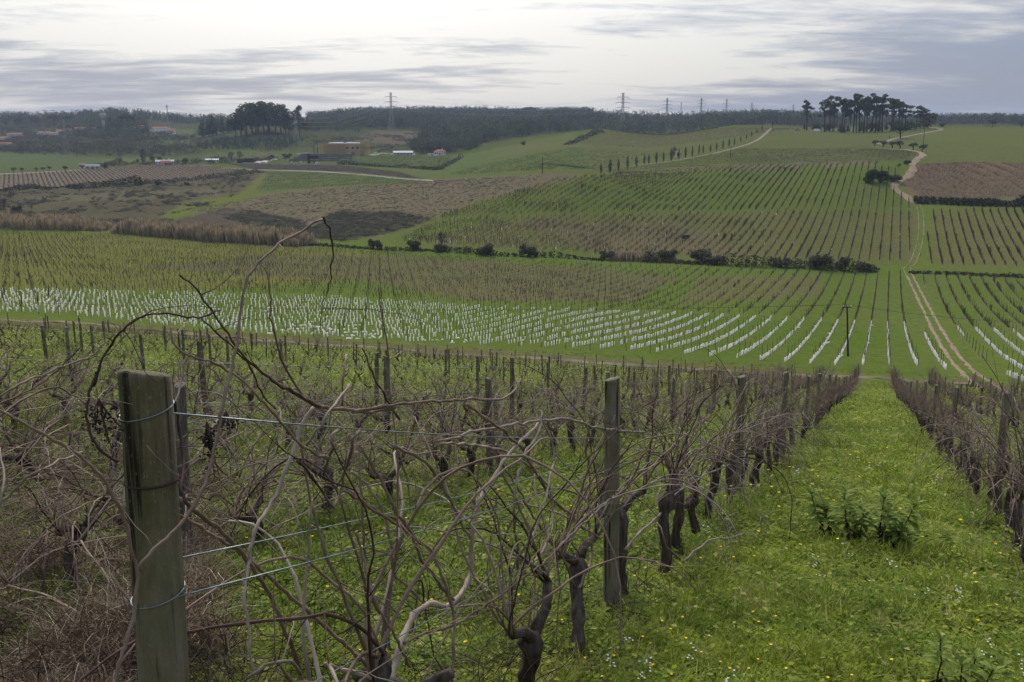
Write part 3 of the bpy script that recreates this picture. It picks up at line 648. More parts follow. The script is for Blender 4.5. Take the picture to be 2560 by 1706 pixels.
def keep(A_):
    x, y = A_[:, 0], A_[:, 1]; z = ground(x, y); m = in_near(x, y) & visible(x, y, z, 420); A_ = np.column_stack([A_, z])[m]
    u_, v_, d_ = project(A_[:, [0, 1, 4]]); out_ = (u_ < -60) | (u_ > 2620)      # what the photo shows comes first
    return A_[np.argsort(np.hypot(A_[:, 0], A_[:, 1]) + 300.0 * out_)]
posts = posts[(posts[:, 2] > -6) | (np.hypot(posts[:, 0], posts[:, 1]) > 11)]
posts = posts[(posts[:, 2] > -11) | (G7.random(len(posts)) < .68)]
vines = keep(vines); posts = keep(posts)
R0 = np.hypot(vines[:, 0], vines[:, 1])
unpr = (vines[:, 2] > -8) | (R0 < 14) | (G7.random(len(vines)) < .03)
gap = G7.random(len(vines)) < np.where(R0 > 25, .12, .02)
vines, unpr, R0 = vines[~gap], unpr[~gap], R0[~gap]

LANE_L = 'gnarled leafless grapevine with long tangled canes in the row left of the grassy lane'
LANE_R = 'gnarled leafless grapevine with long tangled canes in the row right of the grassy lane'
FAR_L = 'gnarled leafless grapevine with tangled canes in the crowded rows behind the thick mossy post'
PRUNED = 'short pruned grapevine stump standing on the green slope above the cross track'
def vlabel(w, un):
    if not un: return PRUNED, 'pruned vines on the lower slope'
    if abs(w + 1.41) < .3: return LANE_L, 'vines left of the lane'
    if abs(w - 1.41) < .3: return LANE_R, 'vines right of the lane'
    if w > 1: return 'gnarled leafless grapevine with tangled canes in the far rows right of the lane', 'vines of the right rows'
    return FAR_L, 'vines of the left rows'
hero_vine = {}
ORD = 'first second third fourth fifth sixth seventh eighth ninth tenth eleventh twelfth thirteenth fourteenth fifteenth sixteenth seventeenth eighteenth nineteenth twentieth'.split()
cnt = {}
def ordn(key):
    cnt[key] = cnt.get(key, 0) + 1; return ORD[cnt[key] - 1] if cnt[key] <= 12 else None
for i in range(min(300, len(vines))):
    x, y, w, s, z = vines[i]; rz = ROWROT + (pi if G7.random() < .5 else 0) + G7.normal() * .15; lb, gr = vlabel(w, unpr[i])
    if R0[i] < 17:
        e = empty('grapevine', (x, y, z), rz); tm, cm = KITS[G7.integers(len(KITS))]; sc_ = G7.uniform(.9, 1.15) if w > -2 else G7.uniform(.72, .92); e.scale = (1, 1, sc_)
        obj('trunk', tm, e)
        for q in (cm[:16] if w > -2 else cm): obj('cane', q, e)
        if w < -2 and R0[i] < 14:                     # the crowded rows carry far more wood
            for q in KITS[G7.integers(len(KITS))][1][::2]: o = obj('cane', q, e); o.rotation_euler = (0, 0, pi); o.scale = (1.1, 1.3, .8)
        if abs(abs(w) - 1.41) < .3:
            n_ = ordn(('v', w > 0))
            if n_: lb = 'gnarled tangled grapevine, ' + n_ + ' trunk along the row ' + ('right' if w > 0 else 'left') + ' of the grassy lane, counting downhill'
        tag(e, lb, 'grapevine', gr); hero_vine[(round(w, 1), i)] = e
    else:
        o = obj('grapevine', MER[G7.integers(len(MER))] if unpr[i] else PRU[G7.integers(len(PRU))]); o.location = (x, y, z); o.rotation_euler = (G7.normal() * .05, G7.normal() * .05, rz)
        o.scale = (1, 1, G7.uniform(.85, 1.2) if w > -2 else G7.uniform(.7, .95)); tag(o, lb, 'grapevine', gr)
rest = vines[300:]; ru = unpr[300:]; k = len(rest)
idx = np.where(ru, G7.integers(0, 5, k), G7.integers(5, 11, k))
rot = np.stack([G7.normal(size=k) * .06, G7.normal(size=k) * .06, ROWROT + G7.choice([0, pi], k) + G7.normal(size=k) * .2], 1)
stuff('vine_rows', 'distant leafless vines of the near slope in long parallel rows', 'vines', MERF + PRU, rest[:, [0, 1, 4]], rot,
      np.stack([np.ones(k), np.ones(k), G7.uniform(.8, 1.15, k)], 1), idx)

# fine wood tangled along the wires of the unpruned rows
def tangle(seed):
    g = np.random.default_rng(seed); mb = MB()
    for i in range(26):
        b0 = np.array([g.uniform(-.6, .6), g.normal() * .12, g.uniform(.25, 1.0)]); d = np.array([g.normal() * 1.0, g.normal() * .35, g.normal() * .6 + .25])
        P_, r_ = rand_cane(g, b0, d, g.uniform(.25, .8), g.uniform(.0022, .0042), g.uniform(.0, .2), .3, .07); mb.tube(P_, r_, 3, False)
    return mb
TNG = [tangle(280 + i).mesh('tangle', (M_cane, M_caneg, M_twig)[i % 3], True) for i in range(6)]
tv = vines[unpr & (R0 < 26) & ((vines[:, 2] < -2) | (R0 > 9))]; tv = np.repeat(tv, np.where(tv[:, 2] < -2, 3, 1), 0); k = len(tv); jit_ = G7.uniform(-.5, .5, k)
tx, ty = tv[:, 0] + jit_ * SA, tv[:, 1] + jit_ * CA
stuff('cane_tangle', 'fine grey-brown shoots tangled through the wires of the unpruned rows', 'twigs', TNG, np.stack([tx, ty, ground(tx, ty)], 1),
      np.stack([G7.normal(size=k) * .05, G7.normal(size=k) * .05, ROWROT + G7.choice([0, pi], k) + G7.normal(size=k) * .12], 1), np.stack([np.ones(k), np.ones(k), np.where(tv[:, 2] < -2, .82, 1.0) * G7.uniform(.8, 1.12, k)], 1))

# posts
for i in range(min(300, len(posts))):
    x, y, w, s, z = posts[i]; r = math.hypot(x, y)
    hero = abs(w + 1.41) < .3 and s < 2.2; sec = abs(w + 1.41) < .3 and 5 < s < 6
    if hero: me = post_mesh('trellis_post', .054, 1.625, M_post, 901, 28)
    elif r < 40: me = PMO[0] if sec else PMO[G7.integers(3)] if w > -2 else PM[G7.integers(len(PM))]
    else: me = PMF[G7.integers(len(PMF))]
    o = obj('trellis_post', me); o.location = (x, y, z)
    if not hero: o.rotation_euler = (G7.normal() * .02, G7.normal() * .02, G7.uniform(0, 6)); o.scale = (1, 1, (.905 if sec else G7.uniform(.90, .96)) if w > -2 else G7.uniform(.82, .92) if r < 20 else G7.uniform(.7, .85))
    if hero: tag(o, 'thick mossy round wooden post with wires wrapped around it at the row end', 'post')
    elif sec: tag(o, 'pale olive wooden post next to the twisted trunk along the grassy lane', 'post')
    elif abs(abs(w) - 1.41) < .3:
        sd_ = 'right' if w > 0 else 'left'; n_ = ordn(('p', w > 0))
        if n_: tag(o, n_ + ' round wooden post ' + ('beyond the pale olive post' if w < 0 else 'downhill') + ' in the row ' + sd_ + ' of the lane', 'post', 'posts ' + sd_ + ' of the lane')
        else: tag(o, 'small far wooden trellis post at the downhill end of the row ' + sd_ + ' of the lane', 'post', 'far posts ' + sd_ + ' of the lane')
    elif r < 27: tag(o, 'round wooden trellis post among the crowded rows behind the thick mossy post', 'post', 'posts of the crowded rows')
    else: tag(o, 'small dark wooden post among the vines of the lower near slope', 'post', 'posts of the lower slope')
if len(posts) > 300:
    rp = posts[300:]; k = len(rp)
    stuff('far_posts', 'tiny dark posts among the vines at the foot of the near slope', 'posts', PMF, rp[:, [0, 1, 4]],
          np.stack([G7.normal(size=k) * .03, G7.normal(size=k) * .03, G7.uniform(0, 6, k)], 1), G7.uniform(.9, 1.1, k))

# wires: from post to post, slightly sagging
def wire(name, pts_, label, group, r=.0016, sag=.02):
    mb = MB(); path = []
    for a, b2 in zip(pts_[:-1], pts_[1:]):
        a, b2 = np.array(a), np.array(b2); t_ = np.linspace(0, 1, 9)[:-1]
        path += [a + (b2 - a) * q - np.array([0, 0, sag * 4 * q * (1 - q)]) for q in t_]
    path.append(np.array(pts_[-1])); mb.tube(path, r, 4); return tag(mb.build(name, M_wire, None, True), label, 'wire', group)
for w, hs in ((-1.41, None), (-4.22, (.75, 1.08, 1.22, 1.5)), (-7.03, (1.08, 1.5)), (-9.84, (1.1, 1.5)), (1.41, (.75, 1.08, 1.25)), (4.22, (1.08, 1.3))):
    ps = posts[np.abs(posts[:, 2] - w) < .3]; ps = ps[np.argsort(ps[:, 3])]; ps = ps[ps[:, 3] < 45]
    nrm = np.array([CA, -SA, 0]) * .05
    if hs is None:
        spec = [(1.545, 1.20, 1.18, .05), (1.138, 1.03, 1.03, .05), (1.19, 1.08, 1.08, -.05), (.78, .76, .75, .05)]
    else: spec = [(h, h, h, .05) for h in hs]
    for wi_, (h1, h2, h3, side) in enumerate(spec):
        path = []
        for j, p in enumerate(ps):
            h = (h1, h2)[j] if j < 2 else h3; path.append((p[0] + CA * side, p[1] - SA * side, p[4] + h))
        lab = (('top ', 'front middle ', 'rear middle ', 'lowest ')[wi_] if hs is None else ('lowest ', 'lower middle ', 'upper middle ', 'top ')[wi_] if len(hs) == 4 else ('lower ', 'middle ', 'top ')[wi_] if len(hs) == 3 else ('lower ', 'upper ')[wi_]) + 'thin trellis wire along the vine row ' + ('left of the grassy lane' if abs(w + 1.41) < .1 else ('right of the grassy lane' if w < 2 else 'second right of the grassy lane') if w > 0 else ('just' if w > -5 else 'two rows' if w > -8 else 'three rows') + ' behind the thick mossy post')
        wire('trellis_wire', path, lab, 'trellis wires' + (' left' if abs(w + 1.41) < .1 else ' right' if w > 0 else ' behind'), .0019 if abs(w + 1.41) < .1 else .0014, .03)
# wire loops round the first post
p0 = posts[(np.abs(posts[:, 2] + 1.41) < .3) & (posts[:, 3] < 2.2)][0]
for h, rr, mm, nm in ((1.575, .0535, M_wire, 'wire_loop'), (1.168, .054, M_wire, 'wire_loop'), (1.425, .0535, M_caned, 'tie_band')):
    a = np.linspace(0, 2 * pi, 25); h = h - .03; rr = .054 * (1.06 - .10 * h / 1.625) + .0022; cx_ = .012 * sin(h * 1.7 + np.random.default_rng(901).uniform(0, 6, 3)[0]); zt = .012 * np.sin(a * 1 + 1.0) if nm == 'wire_loop' else 0 * a
    mb = MB(); mb.tube(np.stack([p0[0] + cx_ + rr * np.cos(a), p0[1] + rr * np.sin(a), p0[4] + h + zt], 1), .0019 if nm == 'wire_loop' else .003, 5)
    tag(mb.build(nm, mm, None, True), ('thin wire loop wrapped around the thick mossy post' if nm == 'wire_loop' else 'dark thin vine tie knotted around the thick mossy post'), 'wire' if nm == 'wire_loop' else 'tie', 'wire loops on the mossy post' if nm == 'wire_loop' else None)

# long canes traced where the photo shows them: a pixel gives the direction, the row's plane the distance
def wpix(u, v, w):
    dx, dy, dz = ray(u, v); tt = w / (dx * CA - dy * SA); return np.stack([dx * tt, dy * tt, dz * tt], -1)
def c5(x, y): return (x / 1.838, 600 + y / 1.838)
def c7(x, y): return (x / 1.853, 860 + y / 1.853)
def c8(x, y): return (800 + x / 1.853, 860 + y / 1.853)
def ch(x, y): return (200 + x * .2975, 540 + y * .2975)
def seq(f, *p): return [f(*q) for q in p]
HERO = [  # (points, thickness in px at the start and end, offset from the row plane, material)
 (seq(c7, (500,1900),(520,1720),(535,1560),(585,1380),(625,1240),(637,1060),(610,960),(595,860),(540,730),(460,600),(330,490),(150,390),(0,310),(-120,250)), 15, 9, .24, 0),
 (seq(c7, (637,1060),(700,960),(790,890),(900,750),(960,620),(1005,440),(1040,240)) + seq(ch, (1265,1300),(1310,1130),(1340,880),(1350,760),(1375,640),(1400,520),(1470,440),(1520,370),(1610,300),(1680,220),(1780,180),(1900,100),(2045,20)), 13, 8, .24, 0),
 (seq(ch, (2045,20),(2100,120),(2115,250),(2130,320),(2110,420),(2115,500),(2085,580),(2080,650),(2050,710),(2030,830)), 6, 3, .25, 3),
 (seq(c7, (545,545),(470,500),(425,430),(400,330),(415,230),(445,130)) + seq(ch, (115,1440),(180,1210),(250,1100),(320,1000),(420,905),(500,850),(600,822),(720,818),(850,840),(980,860),(1090,830),(1180,795)), 10, 6, .16, 3),
 (seq(ch, (835,500),(930,570),(1030,680),(1100,790),(1170,900),(1250,1010),(1310,1100),(1400,1210),(1500,1290),(1640,1410),(1760,1460),(1890,1540)) + seq(c7, (1480,290)), 6, 11, .20, 3),
 (seq(ch, (770,930),(760,1010),(800,1090),(850,1140),(980,1200),(1160,1250),(1280,1320),(1400,1420),(1500,1520)) + seq(c7, (1250,300),(1330,400),(1400,470),(1480,520),(1530,525)), 7, 10, .10, 0),
 (seq(ch, (1020,860),(1110,950),(1240,1060),(1330,1160),(1420,1240),(1490,1420),(1560,1540),(1650,1620)), 6, 5, .02, 3),
 (seq(ch, (1540,400),(1580,510),(1600,690),(1605,850),(1640,1010),(1690,1200),(1760,1340),(1850,1480)) + seq(c7, (1410,260)), 5, 9, -.10, 0),
 (seq(c7, (640,600),(700,630),(860,740),(980,830),(1080,920),(1160,1020),(1260,1180),(1310,1310),(1370,1440),(1400,1568),(1410,1700)), 15, 14, -.09, 0),
 (seq(c7, (650,700),(770,760),(900,830),(1060,930),(1180,1020),(1320,1150),(1450,1260),(1550,1350),(1650,1440),(1760,1550),(1800,1640)), 12, 13, -.11, 0),
 (seq(c7, (1450,295),(1400,370),(1370,470),(1330,570),(1280,700),(1190,850),(1160,960),(1140,1100),(1130,1200),(1160,1350),(1150,1440),(1190,1568)), 16, 9, .02, 1),
 (seq(c7, (1290,190),(1400,250),(1480,290),(1600,300),(1700,320),(1850,290)) + seq(c8, (140,315),(300,290),(500,265),(700,255),(830,260),(900,225),(925,165)), 13, 7, .06, 0),
 (seq(c7, (1620,190),(1540,290),(1480,390),(1420,470)), 9, 9, .10, 1),
 (seq(c7, (1560,400),(1530,430),(1545,480),(1520,530),(1500,595)), 10, 9, .10, 0),
 (seq(c7, (1670,400),(1635,440),(1620,520),(1590,600),(1580,680),(1545,760)), 11, 10, .10, 0),
 (seq(c7, (1380,540),(1440,610),(1500,700),(1545,760)), 9, 8, .2, 3),
 (seq(c7, (790,170),(815,310),(840,450),(850,560),(838,680),(870,750)), 9, 11, .06, 3),
 (seq(ch, (975,1030),(920,1150),(880,1230),(860,1350),(830,1480)) + seq(c7, (800,330),(770,440),(760,560)), 6, 8, -.05, 0),
 (seq(c7, (-60,760),(20,720),(90,650),(170,590),(280,540),(380,500)), 10, 6, .2, 1),
 (seq(c7, (-40,850),(10,700),(20,600),(0,480)), 9, 7, .2, 1),
 (seq(c7, (-30,260),(80,190),(200,140),(300,100),(420,60),(500,-20)), 8, 5, .1, 0),
 (seq(c7, (-30,290),(60,250),(160,200),(260,130),(330,60),(380,10)), 7, 4, -.1, 3),
 (seq(c7, (0,330),(120,250),(260,200),(380,260),(500,330)), 8, 5, -.2, 0),
 (seq(c7, (1850,820),(1770,790),(1700,740),(1590,680)), 10, 10, .0, 0),
 (seq(c7, (1650,870),(1690,1020),(1740,1200),(1850,1400),(1900,1500)), 9, 9, .1, 0),
 (seq(c7, (1110,1580),(1230,1490),(1350,1470),(1390,1530)), 12, 11, .1, 1),
 (seq(c7, (1720,1240),(1640,1300),(1560,1350)), 5, 7, .1, 3),
 (seq(c8, (340,470),(470,530),(560,640),(640,800),(700,900)), 12, 9, .0, 1),
 (seq(c8, (330,1560),(370,1400),(430,1260),(500,1210),(600,1215),(660,1150),(700,1050),(702,900),(740,720),(830,580),(900,480),(1010,370)), 24, 9, .0, 1),
 (seq(c8, (120,670),(230,760),(350,830),(440,900),(520,960),(560,1060),(600,1180),(625,1300),(610,1568)), 10, 11, .06, 0),
 (seq(c8, (180,470),(240,560),(290,640),(350,780),(420,870),(470,1000),(560,1120),(610,1190)), 10, 11, .02, 0),
 (seq(c8, (150,590),(240,680),(290,780),(330,920),(340,1060),(430,1150),(470,1200)), 8, 9, -.05, 1),
 (seq(c8, (180,470),(190,700),(210,1000),(240,1180),(300,1300),(330,1420)), 7, 9, -.08, 0),
 (seq(c8, (680,285),(760,340),(850,400),(930,480),(1000,600),(1060,700),(1160,790),(1230,860)), 11, 9, .0, 0),
 (seq(c8, (540,455),(700,410),(850,380),(1000,360),(1150,345),(1250,380),(1340,400),(1500,410)), 9, 8, .04, 1),
 (seq(c8, (560,460),(720,470),(860,500),(960,560),(1060,660),(1080,780),(1040,960),(950,1040)), 9, 8, .0, 1),
 (seq(c8, (390,1385),(480,1340),(600,1310),(740,1230),(880,1130),(1030,1020),(1150,900),(1300,760),(1500,600),(1650,460),(1800,330)), 9, 5, .12, 0),
 (seq(c8, (900,1130),(920,1000),(900,800),(910,640),(940,520),(1010,420),(1030,320)), 10, 7, .0, 1),
 (seq(c8, (940,1120),(960,950),(1010,820),(1060,650),(1090,520),(1060,420),(1020,310)), 10, 6, -.04, 1),
 (seq(c8, (1180,1130),(1130,1000),(1060,900),(990,800),(900,640),(800,500)), 9, 6, -.06, 0),
 (seq(c8, (1200,1130),(1260,980),(1240,800),(1250,620),(1230,480),(1260,330)), 9, 6, .0, 0),
 (seq(c8, (1410,950),(1560,800),(1640,700),(1800,600),(1900,560)), 9, 5, .1, 1),
 (seq(c8, (1690,1010),(1760,940),(1820,905),(1900,900),(1960,880)), 8, 5, .5, 1),
 (seq(c8, (1670,1000),(1600,930),(1590,880),(1560,830)), 7, 6, .45, 0),
 (seq(c8, (120,50),(105,170),(100,290)), 6, 7, -.1, 0),
 (seq(c8, (195,20),(240,130),(300,240),(370,360)), 5, 8, -.1, 3),
]
MC = [M_cane, M_caneg, M_cane, M_caned]
base_a = Vector((*ws(-1.38, 1.95), 0)); base_a.z = gz(base_a.x, base_a.y); base_b = Vector((*ws(-1.41, 2.62), 0)); base_b.z = gz(base_b.x, base_b.y)
HA = empty('grapevine', base_a); tag(HA, 'leafless grapevine whose reddish long canes cross and arch over the thick mossy post', 'grapevine')
HB = empty('grapevine', base_b); tag(HB, 'big leafless grapevine with pale grey canes sprawling right of the thick mossy post', 'grapevine')
gh = np.random.default_rng(5)
for e in (HA, HB):
    tm, top, arms = trunk_mb(gh, .55, .04, 10); tm.build('trunk', M_bark, e, True)
for i, (p, t0, t1, dw, mi) in enumerate(HERO):
    uv = np.array(p); d = np.concatenate([[0], np.cumsum(np.hypot(*np.diff(uv, axis=0).T))]); k = max(6, int(d[-1] / 14)); q = np.linspace(0, d[-1], k)
    # smooth through the traced points, with small bends at the nodes
    j = np.clip(np.searchsorted(d, q) - 1, 0, len(uv) - 2); f = ((q - d[j]) / (d[j + 1] - d[j] + 1e-9))[:, None]
    g4 = lambda a: uv[np.clip(a, 0, len(uv) - 1)]
    p0_, p1_, p2_, p3_ = g4(j - 1), g4(j), g4(j + 1), g4(j + 2)
    sm = .5 * (2 * p1_ + (p2_ - p0_) * f + (2 * p0_ - 5 * p1_ + 4 * p2_ - p3_) * f ** 2 + (3 * p1_ - p0_ - 3 * p2_ + p3_) * f ** 3)
    lin = p1_ + (p2_ - p1_) * f; sm = .45 * sm + .55 * lin + gh.normal(size=sm.shape) * 1.5
    wv_ = -1.41 + dw * np.ones(k) + .05 * np.sin(np.linspace(0, 4, k) + i)
    P = wpix(sm[:, 0], sm[:, 1], wv_); dep = project(P)[2]
    th_ = np.linspace(t0, t1, k) * np.where(np.arange(k) % 4 == 0, 1.2, .92); rad = th_ * dep / F / 2 * .78
    e = HA if uv[0][0] < 560 and i < 23 and i not in (10, 11) else HB
    P = P - np.array(e.location); mb = MB(); mb.tube(P, rad, 7)
    for a in range(3, k - 1, 4):                                   # buds at the nodes
        if gh.random() < .75:
            dv = gh.normal(size=3); dv /= np.linalg.norm(dv); mb.tube([P[a], P[a] + dv * (rad[a] * 1.0), P[a] + dv * (rad[a] * 2.1) + [0, 0, rad[a] * .4]], [rad[a] * .6, rad[a] * .45, rad[a] * .1], 4)
    for _ in range(max(1, k // 14)):                               # thin side shoots and tendrils
        a = gh.integers(2, k - 1); Q, qq = rand_cane(gh, P[a], gh.normal(size=3) + (0, 0, .3), gh.uniform(.06, .28), max(.0012, rad[a] * .3), .1, .35, .03); mb.tube(Q, qq, 3)
    mb.build('cane', MC[mi], e, True)

# shrivelled dark grape bunches by the first post
M_grape = mat('dried_grape', (.016, .013, .014), .6, c2=(.035, .028, .028), scale=30)
import bmesh
def bunch(c, n_, sp, label, seed):
    g = np.random.default_rng(seed); bm = bmesh.new()
    for i in range(n_):
        q = g.normal(size=3) * sp; q[2] = -abs(q[2])
        bmesh.ops.create_icosphere(bm, subdivisions=1, radius=g.uniform(.0022, .0038), matrix=Matrix.Translation(q) @ Matrix.Diagonal((1, 1, g.uniform(.7, 1.2), 1)))
    e = empty('dried_grape_bunch', c); me = bpy.data.meshes.new('berries'); bm.to_mesh(me); bm.free(); me.materials.append(M_grape); tag(obj('berries', me, e), kind='stuff')
    mb = MB()
    for i in range(10): q = g.normal(size=3) * sp; q[2] = -abs(q[2]) * 1.3; mb.tube([(0, 0, .02), q * .5 + [0, 0, .004], q], [.0016, .0013, .001], 4)
    mb.build('stalk', M_caned, e); tag(e, label, 'grapes')
bunch(wpix(*c7(960, 400), -1.40), 110, np.array([.011, .011, .045]), 'withered black grape bunch hanging from wire right of the thick mossy post', 1)
bunch(wpix(*c7(1050, 350), -1.42), 40, np.array([.018, .010, .014]), 'small withered grape cluster caught on the upper trellis wire', 2)
bunch(wpix(*c7(460, 300), -1.44), 80, np.array([.022, .014, .035]), 'withered black grape bunch left of the thick mossy post', 3)

# ------------------------------------------------------------------ grass, weeds, flowers, dry grass
def plant_mat(name, a, b2, c3, rough=.65, trans=.35, scale=.5, inst=.25, island=.15, spec=.04):
    """colour drifts over the field (world noise), per plant and per blade"""
    m, t, o = mat_new(name); bs = t.nodes.new('ShaderNodeBsdfPrincipled'); bs.inputs['Roughness'].default_value = rough; bs.inputs['Specular IOR Level'].default_value = spec
    ge = t.nodes.new('ShaderNodeNewGeometry'); nz = t.nodes.new('ShaderNodeTexNoise'); nz.inputs['Scale'].default_value = scale; nz.inputs['Detail'].default_value = 4
    L(t, ge.outputs['Position'], nz.inputs['Vector']); c = mixc(t, ramp(t, nz.outputs[0], [(.36, 0.), (.64, 1.)]), a, b2); nz2 = t.nodes.new('ShaderNodeTexNoise'); nz2.inputs['Scale'].default_value = scale * 7; nz2.inputs['Detail'].default_value = 2; L(t, ge.outputs['Position'], nz2.inputs['Vector']); c = mixc(t, ramp(t, nz2.outputs[0], [(.35, .75), (.58, 0.)]), c, tuple(x * .5 for x in b2)); c = mixc(t, ramp(t, nz2.outputs[0], [(.58, 0.), (.70, .7)]), c, c3)
    oi = t.nodes.new('ShaderNodeObjectInfo'); c = mixc(t, ramp(t, ge.outputs['Random Per Island'], [(.80, 0.), (.97, 1.)]), c, c3)
    k = mth(t, 'MULTIPLY', mth(t, 'ADD', mth(t, 'MULTIPLY', oi.outputs['Random'], 2 * inst), 1 - inst), mth(t, 'ADD', mth(t, 'MULTIPLY', ge.outputs['Random Per Island'], 2 * island), 1 - island))
    vs_ = t.nodes.new('ShaderNodeVectorMath'); vs_.operation = 'SCALE'; L(t, c, vs_.inputs[0]); L(t, k, vs_.inputs[3]); L(t, vs_.outputs[0], bs.inputs['Base Color'])
    tr = t.nodes.new('ShaderNodeBsdfTranslucent'); L(t, vs_.outputs[0], tr.inputs[0]); mx = t.nodes.new('ShaderNodeMixShader'); mx.inputs[0].default_value = trans
    L(t, bs.outputs[0], mx.inputs[1]); L(t, tr.outputs[0], mx.inputs[2]); L(t, mx.outputs[0], o.inputs[0]); return m
M_grass = plant_mat('meadow_grass', (.265, .325, .028), (.165, .240, .024), (.36, .33, .12))
M_grass2 = plant_mat('broad_weeds', (.215, .275, .042), (.130, .200, .030), (.29, .28, .06), .6, .3, 1.2)
M_dry = plant_mat('dry_grass', (.31, .235, .150), (.145, .096, .060), (.50, .42, .30), .85, .15, 1.6, .4, .45)
M_dryd = plant_mat('dry_bramble', (.085, .058, .045), (.050, .036, .028), (.15, .11, .08), .9, .05, 1.5)
M_yel = mat('yellow_petal', (.80, .60, .02), .6, c2=(.75, .50, .01), scale=30, inst=.15)
M_whi = mat('white_petal', (.72, .72, .66), .6, c2=(.6, .62, .5), scale=30)
M_leaf = plant_mat('shrub_leaf', (.235, .300, .050), (.165, .235, .040), (.27, .32, .07), .7, .35, 3.0, .15, .2, .15)
M_leafdry = plant_mat('withered_leaf', (.030, .022, .015), (.055, .036, .022), (.075, .05, .03), .9, .05, 5.0)

def blades(g, n_, h, spread, width, bend, segs=3, flat=0.0):
    V, Fc, base = [], [], 0
    for i in range(n_):
        a = g.uniform(0, 2 * pi); rr = spread * math.sqrt(g.random()); x0, y0 = rr * cos(a), rr * sin(a); hh = h * g.uniform(.45, 1.15)
        az = g.uniform(0, 2 * pi) if g.random() < .5 else a + g.normal() * .5; bd = bend * g.uniform(.3, 1.3); sx, sy = -sin(az), cos(az); w = width * g.uniform(.7, 1.3)
        for s in range(segs + 1):
            f = s / segs; out_ = hh * bd * f * f; z = hh * f * (1 - .35 * bd * f) * (1 - flat)
            ww = w * (1 - f ** 1.6) + .0004; cx, cy = x0 + cos(az) * out_, y0 + sin(az) * out_
            V += [(cx - sx * ww, cy - sy * ww, z - .01), (cx + sx * ww, cy + sy * ww, z - .01)]
        for s in range(segs): Fc.append((base + 2 * s, base + 2 * s + 1, base + 2 * s + 3, base + 2 * s + 2))
        base += 2 * (segs + 1)
    return MB().add(V, Fc)
def leafy(g, n_, h, spread, leaf, m, name):
    """low weed: thin stalks with several small leaves each"""
    mb = MB()
    for i in range(n_):
        a = g.uniform(0, 2 * pi); rr = spread * math.sqrt(g.random()); b0 = np.array([rr * cos(a), rr * sin(a), 0]); tip = b0 + np.array([g.normal() * .03, g.normal() * .03, h * g.uniform(.35, 1.1)])
        for q in range(4):
            f = g.uniform(.3, 1.0); c = b0 + (tip - b0) * f; az = g.uniform(0, 2 * pi); d = np.array([cos(az), sin(az), g.uniform(-.1, .6)]); d /= np.linalg.norm(d)
            s_ = np.array([-sin(az), cos(az), 0]); ln = leaf * g.uniform(.6, 1.3); wd = ln * g.uniform(.25, .42)
            mb.add([c, c + d * ln * .5 + s_ * wd + [0, 0, .004], c + d * ln - [0, 0, ln * .18], c + d * ln * .5 - s_ * wd + [0, 0, .004]], [(0, 1, 2), (0, 2, 3)])
    return mb.mesh(name, m)
g = np.random.default_rng(31)
def clod(g, n_, h, spread, leafs, name):
    """a dense round of sward: grass blades with low weeds among them"""
    mb = blades(g, n_, h, spread, .0031, 1.0)
    for q in range(int(leafs)):
        a = g.uniform(0, 2 * pi); rr = spread * math.sqrt(g.random()); b0 = np.array([rr * cos(a), rr * sin(a), h * g.uniform(.15, .75)])
        az = g.uniform(0, 2 * pi); d = np.array([cos(az), sin(az), g.uniform(-.1, .5)]); s_ = np.array([-sin(az), cos(az), 0]); ln = g.uniform(.02, .045); wd = ln * g.uniform(.25, .4)
        mb.add([b0, b0 + d * ln * .5 + s_ * wd, b0 + d * ln - [0, 0, ln * .18], b0 + d * ln * .5 - s_ * wd], [(0, 1, 2, 3)])
    return mb
T_grass = [clod(g, 420, .080, .30, 50, 'sward').mesh('sward', M_grass) for _ in range(4)] + [clod(g, 380, .055, .30, 70, 'sward').mesh('sward', M_grass) for _ in range(3)]
T_tall = [blades(g, 30, .18, .10, .0036, .9, 4).mesh('tuft', M_grass) for _ in range(2)]
T_weed = [clod(g, 150, .085, .28, 330, 'weed').mesh('weed', M_grass2) for _ in range(3)] + [clod(g, 90, .06, .28, 380, 'weed').mesh('weed', M_grass2) for _ in range(2)]
def straw(g, n_, ln, spread, w=.0021):
    """bent, broken, matted dry stalks"""
    V, Fc = [], []
    for i in range(n_):
        a = g.uniform(0, 2 * pi); rr = spread * math.sqrt(g.random()); p_ = np.array([rr * cos(a), rr * sin(a), g.uniform(0, .05)]); az = g.uniform(0, 2 * pi); d = np.array([cos(az) * .55, sin(az) * .55, g.uniform(.25, 1.2)]); d /= np.linalg.norm(d)
        k = 6; st = ln * g.uniform(.35, 1.2) / k; base = len(V); s_ = np.array([-sin(az), cos(az), g.normal() * .3]); kink = g.integers(2, 7)
        for j in range(k + 1):
            ww = w * g.uniform(.8, 1.2) * (1 - .7 * j / k); V += [tuple(p_ - s_ * ww), tuple(p_ + s_ * ww)]
            d = d + g.normal(size=3) * .16 + np.array([0, 0, -.20]) + (g.normal(size=3) * .9 if j == kink else 0); d /= np.linalg.norm(d); p_ = p_ + d * st; p_[2] = max(p_[2], .008)
        for j in range(k): Fc.append((base + 2 * j, base + 2 * j + 1, base + 2 * j + 3, base + 2 * j + 2))
    return MB().add(V, Fc).mesh('straw', M_dry)
T_dry = [straw(g, 120, .42, .20) for _ in range(5)] + [straw(g, 100, .26, .22) for _ in range(3)]
